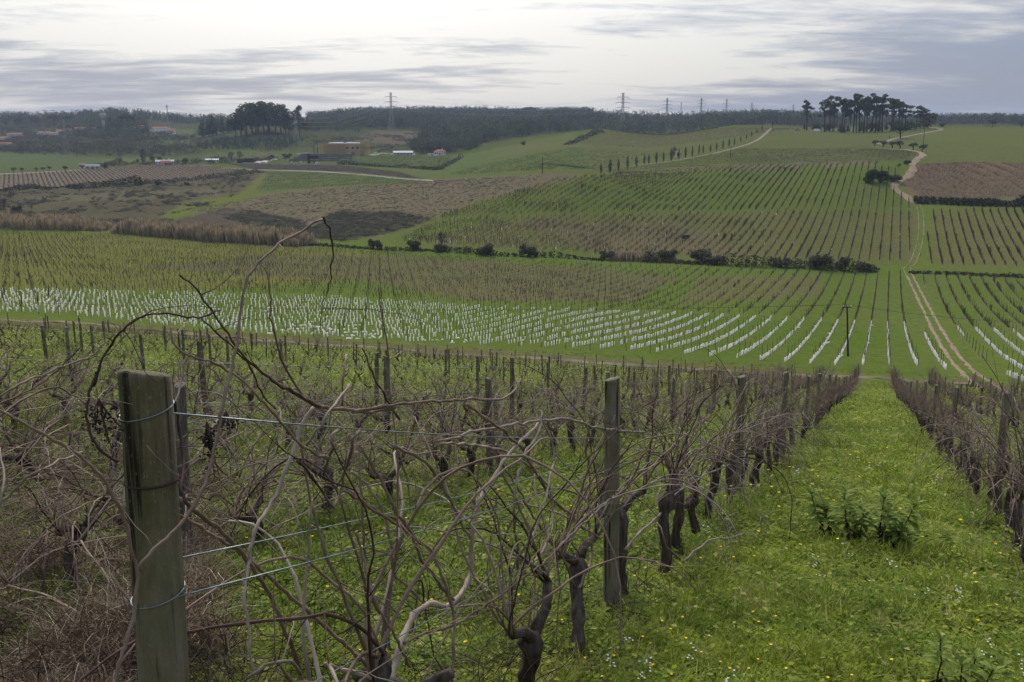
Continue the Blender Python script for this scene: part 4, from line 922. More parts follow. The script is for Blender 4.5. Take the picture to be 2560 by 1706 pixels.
def flower(g, m, r, h, pet):
    st = MB(); st.tube([(0, 0, 0), (g.normal() * .01, g.normal() * .01, h * .6), (g.normal() * .02, g.normal() * .02, h)], [.0014, .0012, .001], 4)
    tip = st.v[-1][-1]; fl = MB()
    for i in range(pet):
        a = i * 2 * pi / pet; d = np.array([cos(a), sin(a), .35]); s_ = np.array([-sin(a), cos(a), 0])
        fl.add([tip, tip + d * r * .6 + s_ * r * .42, tip + d * r, tip + d * r * .6 - s_ * r * .42], [(0, 1, 2, 3)])
    return two_mesh('flower', st, M_grass2, fl, m)
T_yel = [flower(g, M_yel, .0105, h, 5) for h in (.15, .20, .24)]
def whitefl(g):
    st = MB(); fl = MB()
    for i in range(6):
        h = g.uniform(.12, .24); q = g.normal(size=2) * .03; st.tube([(0, 0, 0), (q[0] * .5, q[1] * .5, h * .6), (q[0], q[1], h)], [.0012, .001, .0008], 3)
        for a in range(4):
            d = np.array([cos(a * pi / 2), sin(a * pi / 2), .3]); s_ = np.array([-d[1], d[0], 0]); t_ = np.array([q[0], q[1], h]); fl.add([t_, t_ + d * .005 + s_ * .004, t_ + d * .009, t_ + d * .005 - s_ * .004], [(0, 1, 2, 3)])
    return two_mesh('flower', st, M_grass2, fl, M_whi)
T_whi = [whitefl(g) for _ in range(3)]

def scatter_polar(n_, r0, r1, th0=-39, th1=40, g=g):
    th = np.radians(g.uniform(th0, th1, n_)); r = np.exp(g.uniform(math.log(r0), math.log(r1), n_)); return r * np.sin(th), r * np.cos(th), r
def euler(n_, tilt, g=g): return np.stack([g.normal(size=n_) * tilt, g.normal(size=n_) * tilt, g.uniform(0, 2 * pi, n_)], 1)
dry_poly = gpoly([(-250, 1120), (250, 1150), (520, 1180), (600, 1330), (470, 1440), (560, 1720), (430, 2100), (-700, 2300), (-500, 1400)], 8)
dry_core = lambda x, y: inside(dry_poly, np.arctan2(x, y), np.log(np.maximum(np.hypot(x, y), .5)))
def patch(x, y, lam, seed): return sines(x, y, lam, seed) * .5
# green cover
x, y, r = scatter_polar(17000, 1.6, 75); nm = in_near(x, y); dc = dry_core(x, y)
wv_, sv_ = to_ws(x, y); und_ = np.abs(((wv_ / 2.81) % 1) - .5) < .10      # thinner right under the vines
k_ = nm & ~((wv_ < -4) & (r > 15) & (g.random(len(x)) < np.clip((r - 12) / 20, .25, .72))) & ~(dc & (g.random(len(x)) < .6)) & ~(und_ & (r > 14) & (g.random(len(x)) < .6)) & (np.hypot(x, y) > 1.6)
x, y, r, wv_ = x[k_], y[k_], r[k_], wv_[k_]; lane = np.clip(1 - np.abs(wv_) / 1.3, 0, 1)
isw = g.random(len(x)) < np.clip(.45 + .45 * patch(x, y, 1.6, 8) - .30 * lane * (r > 6), .08, .95) * np.clip(1.2 - r / 40, .1, 1)
tall = (g.random(len(x)) < .40) & (r < 24)
idx = np.where(isw, len(T_grass) + g.integers(0, len(T_weed), len(x)), g.integers(0, len(T_grass), len(x))); idx = np.where(tall, len(T_grass) + len(T_weed) + g.integers(0, 2, len(x)), idx)
grow = (np.clip(r / 4.2, .8, 100)) ** .58; hgt = np.clip(.95 + .55 * patch(x, y, 1.1, 9), .35, 1.9) * np.clip(grow, .8, 1.6)
stuff('meadow_grass', 'green grass and low weeds carpeting the vineyard lane and rows', 'grass', T_grass + T_weed + T_tall,
      np.stack([x, y, ground(x, y)], 1), euler(len(x), .10), np.stack([grow, grow, hgt], 1), idx)
# dry grass at the row end on the left, and wisps under the vines
x, y, r = scatter_polar(2700, 1.7, 14, -36, 2); m_ = dry_core(x, y); x, y, r = x[m_], y[m_], r[m_]
mound = np.clip(.60 + .42 * patch(x, y, 1.1, 17), .3, 1.3); z = ground(x, y) + g.uniform(0, .20, len(x)) * mound
x2, y2, r2 = scatter_polar(5200, 2.2, 40); w2, _ = to_ws(x2, y2); m_ = in_near(x2, y2) & (np.abs(((w2 / 2.81) % 1) - .5) < .16) & ~dry_core(x2, y2) & (np.hypot(x2, y2) > 2.2)
x2, y2, r2 = x2[m_], y2[m_], r2[m_]
P = np.concatenate([np.stack([x, y, z], 1), np.stack([x2, y2, ground(x2, y2) - .03], 1)])
S = np.concatenate([np.stack([mound, mound, mound], 1), np.stack([.6 * np.ones(len(x2))] * 3, 1) * (np.clip(r2 / 6, .8, 3) ** .4)[:, None]])
stuff('dry_grass', 'brown dead grass heaped around the thick mossy post and under the vines', 'dry grass', T_dry, P, euler(len(P), .35), S)
# dry bramble twigs woven through the heap
def bramble(g):
    mb = MB()
    for i in range(9):
        Q, q = rand_cane(g, g.normal(size=3) * (.15, .15, 0), (g.normal(), g.normal(), .9), g.uniform(.4, .9), .0028, .35, .25, .06); mb.tube(Q, q, 3)
    return mb.mesh('bramble', M_dryd)
T_br = [bramble(g) for _ in range(4)]
x, y, r = scatter_polar(2600, 2.0, 22, -34, 12); w_, s_ = to_ws(x, y); m_ = (dry_core(x, y) | ((w_ < -1.2) & (g.random(len(x)) < .35))) & (np.hypot(x, y) > 2)
x, y = x[m_], y[m_]
stuff('dead_twigs', 'thin dead brown twigs tangled low among the vine rows', 'twigs', T_br, np.stack([x, y, ground(x, y)], 1), euler(len(x), .2), g.uniform(.6, 1.1, len(x)))
# flowers
x, y, r = scatter_polar(2000, 2.0, 26); m_ = in_near(x, y) & (g.random(len(x)) < np.clip(.25 + .6 * patch(x, y, 2.5, 21), .04, 1)) & ~dry_core(x, y); x, y, r = x[m_], y[m_], r[m_]
stuff('yellow_flowers', 'small yellow wildflowers dotted through the green weeds', 'wildflowers', T_yel, np.stack([x, y, ground(x, y)], 1), euler(len(x), .15), np.clip(r / 6, .8, 1.8))
x, y, r = scatter_polar(900, 2.4, 22); w_, s_ = to_ws(x, y); m_ = in_near(x, y) & (patch(x, y, 2.0, 22) > .42) & (w_ > -1.3); x, y, r = x[m_], y[m_], r[m_]
stuff('white_flowers', 'tiny white wildflowers sprinkled over the grassy lane', 'wildflowers', T_whi, np.stack([x, y, ground(x, y)], 1), euler(len(x), .15), np.clip(r / 8, .8, 1.5))

# leafy weed bushes in the lane: stems with leaf rosettes
def leaf_mesh(ln, wd):
    V = []; k = 5
    for i in range(k + 1):
        f = i / k; w_ = wd * math.sin(pi * min(1, f * .93 + .05)) ** .8; zz = .22 * ln * f - .38 * ln * f * f
        V += [(f * ln, -w_, zz + w_ * .25), (f * ln, 0, zz), (f * ln, w_, zz + w_ * .25)]
    Fc = []
    for i in range(k): Fc += [(3 * i, 3 * i + 3, 3 * i + 4, 3 * i + 1), (3 * i + 1, 3 * i + 4, 3 * i + 5, 3 * i + 2)]
    return MB().add(V, Fc).mesh('leaf', M_leaf, True)
LEAVES = [leaf_mesh(.135, .025), leaf_mesh(.11, .021), leaf_mesh(.15, .026)]
M_stem = mat('weed_stem', (.055, .040, .024), .8, c2=(.035, .03, .014), scale=20)
def weed_bush(loc, stems, label, seed, dry=True, lf=1.0):
    g = np.random.default_rng(seed); e = empty('leafy_weed', loc)
    for (bx, by, tx, ty, tz, nl) in stems:
        mb = MB(); t_ = np.linspace(0, 1, 8); P = np.stack([bx + (tx - bx) * t_ ** .8, by + (ty - by) * t_, -.04 + (tz + .04) * t_ ** .9], 1) + g.normal(size=(8, 3)) * .004
        mb.tube(P, np.linspace(.007, .003, 8), 6); st = mb.build('stem', M_stem, e, True)
        for i in range(nl):
            f = .60 + .40 * (i / nl) ** .55; c = np.array([np.interp(f, t_, P[:, q]) for q in range(3)]); o = obj('leaf', LEAVES[g.integers(3)], st); o.location = c
            el = -.05 + 1.0 * (i / nl) ** 1.6; o.rotation_euler = (g.normal() * .15, -el + g.normal() * .12, i * 2.4 + g.normal() * .2); s_ = lf * g.uniform(.8, 1.1) * (1.1 - .45 * (i / nl)); o.scale = (s_, s_, s_)
        if dry:
            db = MB()
            for i in range(60):
                f = g.uniform(.05, .6); c = np.array([np.interp(f, t_, P[:, q]) for q in range(3)]) + g.normal(size=3) * .012; d = g.normal(size=3) * .02 + (0, 0, -.025); s_ = g.normal(size=3) * .011
                db.add([c, c + d * .5 + s_, c + d, c + d * .55 - s_ * .3], [(0, 1, 2, 3)])
            tag(db.build('withered_leaves', M_leafdry, st), kind='stuff')
    tag(e, label, 'weed'); return e
B = px1(2150, 1392); mm = mpp(B); gw = np.random.default_rng(9)
tips = [(2118, 1292), (2145, 1335), (2238, 1325), (2080, 1340), (2045, 1275), (2092, 1242), (2072, 1300), (2175, 1238), (2205, 1275), (2160, 1295), (2262, 1258), (2225, 1310), (2120, 1350), (2265, 1340), (2190, 1330)]
stems = []
for (u, v) in tips:
    for rep in range(1):
     dx_ = (u - 2150 + gw.normal() * 12 * rep) * mm; hz = (1392 - v) * mm * 1.18; dyy = gw.normal() * .13; hz *= (1 - .2 * rep); stems.append((dx_ * .62 + gw.normal() * .03, dyy * .5, dx_, dyy, hz, 28))
weed_bush(B, stems, 'leafy green bush with dark withered lower leaves growing in the grassy lane', 3, True, 1.12)
for (u, v, tp, lb, sd_) in ((2340, 1790, [(2325, 1570), (2350, 1690)], 'tall single-stemmed leafy weed at the near edge of the lane', 4), (2420, 1800, [(2385, 1640), (2420, 1620), (2455, 1650), (2500, 1660), (2400, 1690)], 'low spreading leafy weed beside the tall single-stemmed one', 5)):
    B2 = px1(u, v); m2 = mpp(B2); st_ = [((a - u) * m2 * .4, gw.normal() * .03, (a - u) * m2, gw.normal() * .05, (v - b_) * m2 * 1.0, 15) for a, b_ in tp]
    weed_bush(B2, st_, lb, sd_, sd_ == 4, .8)

# ------------------------------------------------------------------ valley and hillside rows
G8 = np.random.default_rng(88)
def rows_in(poly, ang_deg, across, along, jit=.1, phase=.5):
    """plant positions in rows at an angle inside a ground polygon"""
    gp = gpoly(poly, 10) if isinstance(poly, list) else poly
    r = np.exp(gp[:, 1]); X, Y = r * np.sin(gp[:, 0]), r * np.cos(gp[:, 0]); a = radians(ang_deg); c, s = cos(a), sin(a)
    wq, sq = X * c - Y * s, X * s + Y * c
    k0, k1 = math.floor(wq.min() / across), math.ceil(wq.max() / across)
    Wk = (np.arange(k0, k1 + 1) + phase) * across; Sk = np.arange(sq.min(), sq.max(), along)
    Wg, Sg = np.meshgrid(Wk, Sk, indexing='ij'); Wg = Wg + G8.normal(size=Wg.shape) * jit * .4; Sg = Sg + G8.normal(size=Sg.shape) * jit * along
    x, y = Wg * c + Sg * s, -Wg * s + Sg * c; x, y = x.ravel(), y.ravel(); m = inside(gp, np.arctan2(x, y), np.log(np.hypot(x, y)))
    x, y = x[m], y[m]; z = ground(x, y); vis = visible(x, y, z, 420); return x[vis], y[vis], z[vis], a
def row_rot(k, a, tilt=.05): return np.stack([G8.normal(size=k) * tilt, G8.normal(size=k) * tilt, (pi / 2 - a) + G8.choice([0, pi], k) + G8.normal(size=k) * .2], 1)
M_tube = mat('white_tube', (.86, .85, .82), .55, c2=(.78, .77, .74), scale=6, inst=.08, trans=.6)
M_stake = mat('dark_stake', (.055, .045, .034), .9, c2=(.03, .026, .02), scale=8, inst=.3)
M_fvine = mat('hillside_vine', (.072, .052, .042), .95, c2=(.038, .028, .022), scale=3, inst=.35, island=.3)
M_fvine2 = mat('pale_hillside_vine', (.105, .080, .060), .95, c2=(.06, .045, .035), scale=3, inst=.35, island=.3)
def tube_mesh(seed):
    g = np.random.default_rng(seed); mb = MB(); r = .072; a = np.arange(4) * pi / 2 + .4
    V = []
    for z, k in ((-.03, 1.05), (.27, 1), (.54, .98)): V += [(r * k * cos(q), r * k * sin(q), z) for q in a]
    Fc = [(i * 4 + j, i * 4 + (j + 1) % 4, (i + 1) * 4 + (j + 1) % 4, (i + 1) * 4 + j) for i in range(2) for j in range(4)]
    return mb.add(V, Fc).mesh('vine_tube', M_tube)
TUBES = [tube_mesh(i) for i in range(2)]
T_LEFT = [(-80, 724), (0, 724), (550, 736), (800, 743), (1280, 772), (1640, 782), (2060, 801), (2290, 812), (2392, 927), (2254, 914), (2063, 914), (1824, 895), (1552, 873), (1280, 866), (925, 851), (653, 835), (381, 812), (163, 785), (-80, 780)]
T_RIGHT = [(2392, 822), (2480, 826), (2700, 838), (2760, 1010), (2600, 975), (2500, 930), (2440, 880)]
for side, poly in (('l', T_LEFT), ('r', T_RIGHT)):
    x, y, z, a = rows_in(poly, A20, 2.81, 1.0, .10); u, v, d = project(np.stack([x, y, z], 1))
    miss = G8.random(len(x)) < np.clip(.10 + .25 * (sines(x, y, 20, 51) > .6), 0, 1); x, y, z, u, d = x[~miss], y[~miss], z[~miss], u[~miss], d[~miss]
    mess = np.exp(-((u - 900) / 260) ** 2) * np.clip((135 - d) / 25, 0, 1); fall = G8.random(len(x)) < .02 + .40 * mess
    tl = np.where(fall, 1.25, .05); rot = np.stack([G8.normal(size=len(x)) * tl, G8.normal(size=len(x)) * tl, G8.uniform(0, 6, len(x))], 1); sc_ = np.stack([np.where(fall, 1.5, 1.0)] * 2 + [G8.uniform(.75, 1.1, len(x))], 1)
    if side == 'l': TL = (x, y, z, rot, sc_, d, fall)
    else: TR = (x, y, z, rot, sc_, d, fall)
x, y, z, rot, sc_, d, fall = [np.concatenate([p, q]) for p, q in zip(TL, TR)]; nl = len(TL[0]); right = np.arange(len(x)) >= nl
z = z + np.where(fall, .06, 0); od = np.argsort(d)
for i in od[:300]:
    o = obj('vine_tube', TUBES[G8.integers(2)]); o.location = (x[i], y[i], z[i]); o.rotation_euler = rot[i]; o.scale = sc_[i]
    if fall[i]: tag(o, 'white plastic vine tube toppled over beside its planted row', 'plant tube', 'toppled white tubes')
    elif right[i]: tag(o, 'white upright vine tube in the short rows right of the twin-rut track', 'plant tube', 'white tubes right of the track')
    else: tag(o, 'white upright vine tube planted in rows on the green valley floor', 'plant tube', 'white tubes on the valley floor')
i = od[300:]
stuff('vine_tubes', 'hundreds of white plant tubes in rows farther across the valley floor', 'plant tubes', TUBES, np.stack([x, y, z], 1)[i], rot[i], sc_[i])
# end posts and stakes among the tubes and in the valley field
STK = [post_mesh('vine_stake', .030, 1.5, M_stake, 400 + i, 5, .2) for i in range(2)] + [post_mesh('vine_stake', .022, 1.35, M_stake, 410 + i, 4, .2) for i in range(2)]
V_ALL = [(-300, 575), (250, 584), (720, 616), (1000, 632), (1500, 660), (2000, 675), (2255, 682), (2290, 812), (2392, 925), (2254, 916), (1824, 897), (1280, 868), (653, 837), (163, 790), (-300, 775)]
V_R = [(2300, 690), (2560, 700), (2800, 705), (2800, 1010), (2560, 965), (2440, 890), (2340, 760)]
sx = []
for poly in (V_ALL, V_R):
    x, y, z, a = rows_in(poly, A20, 2.81, 5.2, .04); sx.append(np.stack([x, y, z], 1))
S_ = np.concatenate(sx); S_ = S_[np.argsort(np.hypot(S_[:, 0], S_[:, 1]))]
for p in S_[:300]:
    o = obj('vine_stake', STK[G8.integers(2)]); o.location = p; o.rotation_euler = (G8.normal() * .05, G8.normal() * .05, G8.uniform(0, 6)); o.scale = (1, 1, G8.uniform(.9, 1.15))
    tag(o, 'thin dark stake standing in the rows of white tubes', 'stake', 'stakes among the white tubes')
q = S_[300:]; k = len(q)
stuff('vine_stakes', 'thin dark stakes in rows across the green valley field', 'stakes', STK, q, np.stack([G8.normal(size=k) * .04, G8.normal(size=k) * .04, G8.uniform(0, 6, k)], 1), np.stack([np.full(k, 1.3), np.full(k, 1.3), G8.uniform(.85, 1.1, k)], 1))
def farvine(seed, m, h, thick, n_, spread=.45):
    g = np.random.default_rng(seed); mb = MB()
    mb.tube([(0, 0, -.1), (g.normal() * .05, 0, h * .4), (g.normal() * .08, 0, h * .55)], [.05 * thick, .045 * thick, .04 * thick], 4)
    for i in range(n_):
        b0 = np.array([g.normal() * .1, g.normal() * .04, h * .45]); e = b0 + np.array([g.normal() * spread, g.normal() * .16, h * g.uniform(.15, .6)]); mid = (b0 + e) / 2 + g.normal(size=3) * .06 + [0, 0, .06]
        mb.tube([b0, mid, e], [.016 * thick, .013 * thick, .008 * thick], 3, False)
    return mb.mesh('vine', m)
FV = [farvine(500 + i, M_fvine, 1.15, 1.3, 7) for i in range(4)]
FV2 = [farvine(520 + i, M_fvine2, 1.1, 1.3, 6) for i in range(3)]
FV3 = [farvine(540 + i, M_fvine2, .75, 1.1, 4, .3) for i in range(3)]
def field(name, label, poly, an, across, along, kit, drop=.1, sc0=1.0, patchy=0.0, seed=0, cat='vines'):
    x, y, z, a = rows_in(poly, an, across, along, .12); m = G8.random(len(x)) > drop
    if patchy: m &= (sines(x, y, 30, seed) * .5 + G8.normal(size=len(x)) * .25) > patchy - 1
    x, y, z = x[m], y[m], z[m]; k = len(x); s = sc0 * G8.uniform(.6, 1.3, k) * np.clip(1 + .22 * sines(x, y, 17, 71), .55, 1.5)
    stuff(name, label, cat, kit, np.stack([x, y, z], 1), row_rot(k, a), np.stack([s, s, s * G8.uniform(.8, 1.15, k)], 1)); return k
H_UP = [(1090, 548), (1200, 505), (1400, 445), (1500, 440), (1900, 424), (2190, 414), (2250, 424), (2230, 470), (2290, 512), (2275, 520), (1800, 528), (1350, 534)]
H_LO = [(1000, 600), (1100, 555), (1350, 540), (1800, 534), (2270, 526), (2290, 560), (2290, 600), (2262, 655), (2000, 650), (1500, 634), (1020, 608)]
H_RT = [(2330, 527), (2560, 527), (2800, 527), (2800, 672), (2330, 662), (2300, 640), (2320, 580)]
nv = 0
nv += field('hill_vines', 'dark bare vines in curving rows on the upper hillside block', H_UP, A20, 2.81, 1.15, FV, .08, 1.0)
nv += field('hill_vines', 'brown bare vines in rows on the lower hillside block', H_LO, A20, 2.81, 1.15, FV + FV2, .12, 1.05)
nv += field('hill_vines', 'dark bare vines in straight rows right of the hillside track', H_RT, A20, 2.81, 1.05, FV, .06, 1.1)
nv += field('valley_vines', 'low young vines in rows across the far valley field', [(-300, 578), (250, 586), (720, 618), (1000, 634), (1500, 662), (2000, 677), (2255, 684), (2285, 805), (1640, 775), (1280, 765), (800, 735), (-300, 715)], A20, 2.81, 1.3, FV3, .2, 1.0)
nv += field('valley_vines', 'low young vines in rows right of the twin-rut track', [(2300, 690), (2560, 700), (2800, 705), (2800, 832), (2480, 820), (2380, 812), (2335, 760)], A20, 2.81, 1.2, FV3 + FV2, .15, 1.0)
# stakes on the hillside
for nm, poly in (('hill_stakes', H_UP), ('hill_stakes', H_LO), ('hill_stakes', H_RT)):
    x, y, z, a = rows_in(poly, A20, 2.81, 6.0, .05); k = len(x)
    stuff(nm, 'thin dark stakes standing in the vine rows of the ' + ('upper hillside block' if poly is H_UP else 'lower hillside block' if poly is H_LO else 'block right of the hillside track'), 'stakes', STK, np.stack([x, y, z], 1), np.stack([G8.normal(size=k) * .03] * 2 + [G8.uniform(0, 6, k)], 1), np.stack([np.full(k, 1.6), np.full(k, 1.6), np.full(k, 1.05)], 1))
# replacement tubes scattered on the hillside: single white specks
x, y, z, a = rows_in(H_LO, A20, 2.81, 1.15, .1); u, v, d = project(np.stack([x, y, z], 1))
m = G8.random(len(x)) < np.where((u < 1800) & (v > 560), .035, .006); x, y, z = x[m], y[m], z[m]
for p in np.stack([x, y, z], 1)[:280]:
    o = obj('vine_tube', TUBES[0]); o.location = p; o.scale = (1.2, 1.2, 1.15); o.rotation_euler = (G8.normal() * .08, G8.normal() * .08, G8.uniform(0, 6)); tag(o, 'lone white vine tube among the brown rows of the lower hillside', 'plant tube', 'white tubes on the hillside')
# distant vineyards: six-metre lengths of row
def seg(seed, m, h, n_=30, ln=6.0, r=.032, wd=.28):
    g = np.random.default_rng(seed); mb = MB()
    for i in range(n_):
        x = g.uniform(-ln / 2, ln / 2); b0 = np.array([x, g.normal() * wd * .5, -.1]); e = b0 + np.array([g.normal() * .3, g.normal() * wd, h * g.uniform(.5, 1.1)]); mb.tube([b0, (b0 + e) / 2 + g.normal(size=3) * .05, e], [r, r * .8, r * .5], 3, False)
    return mb.mesh('vine_row', m)
M_far_r = mat('far_vine_row', (.075, .062, .046), .95, c2=(.05, .042, .03), scale=1, inst=.3)
M_far_b = mat('far_brown_row', (.125, .095, .075), .95, c2=(.085, .065, .052), scale=1, inst=.3)
SG = [seg(600 + i, M_far_r, .7, 22) for i in range(3)]; SGB = [seg(610 + i, M_far_b, .85, 30) for i in range(3)]; SGT = [seg(620 + i, M_far_b, 1.3, 46, 6.0, .04, .5) for i in range(3)]
def ffield(name, label, poly, an, across, kit, drop=.05):
    x, y, z, a = rows_in(poly, an, across, 6.0, .02); m = G8.random(len(x)) > drop; x, y, z = x[m], y[m], z[m]; k = len(x)
    stuff(name, label, 'vines', kit, np.stack([x, y, z], 1), row_rot(k, a, .01) * np.array([1, 1, 1]), np.ones(k))
ffield('ploughed_rows', 'reddish brown furrow rows of young vines on the ploughed field', [(2293, 412), (2400, 406), (2560, 409), (2700, 412), (2700, 500), (2560, 498), (2300, 496), (2256, 465)], 97, 2.2, SGB)
ffield('upland_rows', 'slanting vine rows on the crest block behind the cypresses', [(1450, 332), (1560, 322), (1900, 320), (2000, 321), (1800, 350), (1620, 372), (1440, 360)], 52, 4.2, SG)
ffield('upland_rows', 'faint vine rows between the cypress road and hillside crest', [(1500, 428), (1700, 404), (1850, 372), (2150, 372), (2290, 380), (2280, 400), (2190, 402), (1850, 412), (1560, 428)], 75, 3.4, SG, .2)
ffield('upland_rows', 'faint vine rows on the green slope left of the cypress road', [(1110, 440), (1240, 405), (1420, 370), (1690, 385), (1500, 424), (1280, 428)], 40, 3.6, SG, .3)
ffield('crest_row', 'brownish hedge-like vine rows along the crest of the hillside', [(1480, 437), (2060, 418), (2200, 411), (2200, 405), (1900, 413), (1560, 431)], A20, 2.81, SGB, .0)
ffield('striped_rows', 'dark vine rows striping the brown field at the far left', [(-200, 439), (0, 438), (245, 422), (380, 413), (520, 416), (635, 427), (517, 445), (272, 464), (0, 472), (-200, 476)], -26, 2.81, SG)
ffield('green_rows', 'faint vine rows on the green field below the straight lane', [(669, 430), (860, 434), (1070, 453), (960, 460), (805, 468), (650, 478)], 50, 3.6, SG, .2)
field('meadow_rows', 'sparse stakes and dead vines on the brown meadow slope', [(700, 485), (1000, 456), (1380, 438), (1180, 505), (1000, 535), (830, 525), (600, 540)], 35, 4.0, 4.0, STK[2:], .3, 1.0, 0, 0, 'stakes')
ffield('purple_rows', 'purplish brown bare vines in the strip above the straight lane', [(560, 410), (832, 414), (980, 428), (1060, 449), (860, 430), (640, 424)], 60, 2.81, SGB)
ffield('winery_rows', 'vine rows on the green block beside the modern winery', [(850, 407), (905, 391), (1136, 392), (1097, 423)], 88, 3.2, SG, .2)
ffield('bright_rows', 'thin dark rows on the bright green field behind the farmhouse', [(380, 396), (517, 389), (600, 376), (720, 386), (735, 397), (560, 403)], -45, 6, SGB, .1)

# utility pole in the valley with its lines
M_pole = mat('pole_wood', (.060, .045, .034), .9, c2=(.035, .028, .02), scale=5, stretch=(1, 1, .2))
M_cable = mat('cable', (.03, .03, .032), .6, scale=3)
def util_pole(u, v, vtop, label, r=.11, arm=True, lean=0.0):
    P = px1(u, v); h = (v - vtop) * mpp(P) * 1.0; e = empty('utility_pole', P); mb = MB(); z = np.linspace(-.4, h, 9)
    mb.tube(np.stack([lean * h * (z / h), 0 * z, z], 1), np.linspace(r * 1.15, r * .8, 9), 8); mb.build('pole', M_pole, e, True)
    if arm:
        ab = MB(); ab.box((lean * h, -r, h - .35), (1.1, .09, .12)); ab.build('crossarm', M_pole, e)
        for q in (-.45, 0, .45):
            ib = MB(); ib.tube([(lean * h + q, -r, h - .26), (lean * h + q, -r, h - .12), (lean * h + q, -r, h - .02)], [.03, .05, .02], 6); ib.build('insulator', M_tube, e)
    tag(e, label, 'utility pole'); return P + Vector((lean * h, 0, h))
tp = util_pole(2120, 891, 760, 'dark leaning wooden utility pole standing among the white tube rows', .12, True, -.09)
def cable(a, b_, sag, r, label, group, name='power_line', m=M_cable):
    a, b_ = np.array(a), np.array(b_); t_ = np.linspace(0, 1, 21); P = a + (b_ - a) * t_[:, None]; P[:, 2] -= sag * 4 * t_ * (1 - t_)
    mb = MB(); mb.tube(P, r, 4); tag(mb.build(name, m), label, 'cable', group)
far_l = wl = np.array(ws(0, 0)); 
def ray_at(u, v, Y):
    dx, dy, dz = ray(u, v); return np.array([dx / dy * Y, Y, dz / dy * Y])
LP = ray_at(-60, 752, 118); RP = ray_at(2680, 810, 118); 
for dx_ in (0,):
    cable(tp, LP, .9, .016, 'thin dark cable running left from the leaning utility pole', None)
    cable(tp, RP, .5, .016, 'thin dark cable running right from the leaning utility pole', None)
util_pole(1356, 434, 393, 'thin grey utility pole at the left foot of the hillside crest', .16, False)
util_pole(2308, 365, 308, 'tall thin utility pole by the olive trees on the hill road', .16, False)
util_pole(1826, 396, 367, 'thin utility pole right of the cypress road', .14, False)
util_pole(1098, 423, 396, 'utility pole at the corner of the green block by the white house', .16, False)

# ------------------------------------------------------------------ trees and shrubs
def foliage(name, c, dark=.55, island=.4, inst=.18, trans=.2):
    m, t, o = mat_new(name); bs = t.nodes.new('ShaderNodeBsdfPrincipled'); bs.inputs['Roughness'].default_value = .75; bs.inputs['Specular IOR Level'].default_value = .15
    ge = t.nodes.new('ShaderNodeNewGeometry'); oi = t.nodes.new('ShaderNodeObjectInfo')
    f = ge.outputs['Random Per Island']; cc = mixc(t, f, tuple(x * dark for x in c), tuple(x * 1.35 for x in c))
    k = mth(t, 'ADD', mth(t, 'MULTIPLY', oi.outputs['Random'], 2 * inst), 1 - inst); v_ = t.nodes.new('ShaderNodeVectorMath'); v_.operation = 'SCALE'; L(t, cc, v_.inputs[0]); L(t, k, v_.inputs[3])
    L(t, v_.outputs[0], bs.inputs['Base Color']); tr = t.nodes.new('ShaderNodeBsdfTranslucent'); L(t, v_.outputs[0], tr.inputs[0]); mx = t.nodes.new('ShaderNodeMixShader'); mx.inputs[0].default_value = trans
    L(t, bs.outputs[0], mx.inputs[1]); L(t, tr.outputs[0], mx.inputs[2]); L(t, mx.outputs[0], o.inputs[0]); return m
F_pine = foliage('pine_needles', (.062, .080, .034)); F_oak = foliage('oak_leaves', (.040, .052, .020)); F_olive = foliage('olive_leaves', (.070, .080, .052))
F_cyp = foliage('cypress_foliage', (.024, .036, .018)); F_euc = foliage('eucalyptus_leaves', (.052, .062, .034), .45, .4, .4); F_bush = foliage('bush_leaves', (.072, .074, .034), .3, .4, .3)
F_brown = foliage('bare_twigs', (.088, .062, .048)); F_grey = foliage('grey_twigs', (.085, .078, .064)); F_scrub = foliage('scrub', (.058, .062, .034)); F_palm = foliage('palm_fronds', (.05, .062, .03))
F_gorse = foliage('dull_scrub', (.090, .080, .052)); F_reed = foliage('reed_stalks', (.42, .33, .20), .5, .5); F_reedg = foliage('reed_leaves', (.26, .21, .125), .5, .5); F_wood = foliage('woodland', (.076, .087, .044), .45, .4, .5)
M_trunk = mat('tree_bark', (.070, .052, .040), .95, c2=(.038, .03, .024), scale=6, stretch=(1, 1, .2)); M_trunkp = mat('pale_bark', (.16, .14, .12), .9, c2=(.08, .07, .06), scale=4)
def crown(g, clumps, n_, ls, m, name='crown', hollow=.45):
    vol = np.array([c[3] * c[4] * c[5] for c in clumps]) ** .75; vol = vol / vol.sum(); P = []; Nn = []
    for c, q in zip(clumps, vol):
        k = max(4, int(n_ * q)); d = g.normal(size=(k, 3)); d /= np.linalg.norm(d, axis=1)[:, None]; rr = (hollow + (1 - hollow) * g.random(k) ** .6) * (1 + .14 * g.normal(size=k))
        P.append(np.array(c[:3]) + d * rr[:, None] * np.array(c[3:6])); Nn.append(d + g.normal(size=(k, 3)) * .7)
    P = np.concatenate(P); Nn = np.concatenate(Nn); V, Q = leaf_quads(P, Nn, ls * g.uniform(.6, 1.35, len(P)), 1.0, g)
    return MB().add(V, Q).mesh(name, m)
def limbs(g, h, r, tops, bend=.03, m=None):
    mb = MB(); z = np.linspace(-.02, h, 7); x = bend * np.sin(z / h * 3 + g.uniform(0, 6)) - bend * sin(0); p = np.stack([x - x[0], bend * .6 * np.sin(z / h * 4), z], 1); mb.tube(p, np.linspace(r * 1.2, r * .55, 7), 6)
    for c in tops:
        b0 = p[int(np.clip(g.integers(3, 7), 0, 6))]; b0 = b0 if b0[2] < c[2] else p[3]; e = np.array(c[:3]); mid = (b0 + e) / 2 + [0, 0, -.02]; mb.tube([b0, mid, e], [r * .5, r * .35, r * .15], 4)
    return mb.mesh('trunk', m or M_trunk, True)
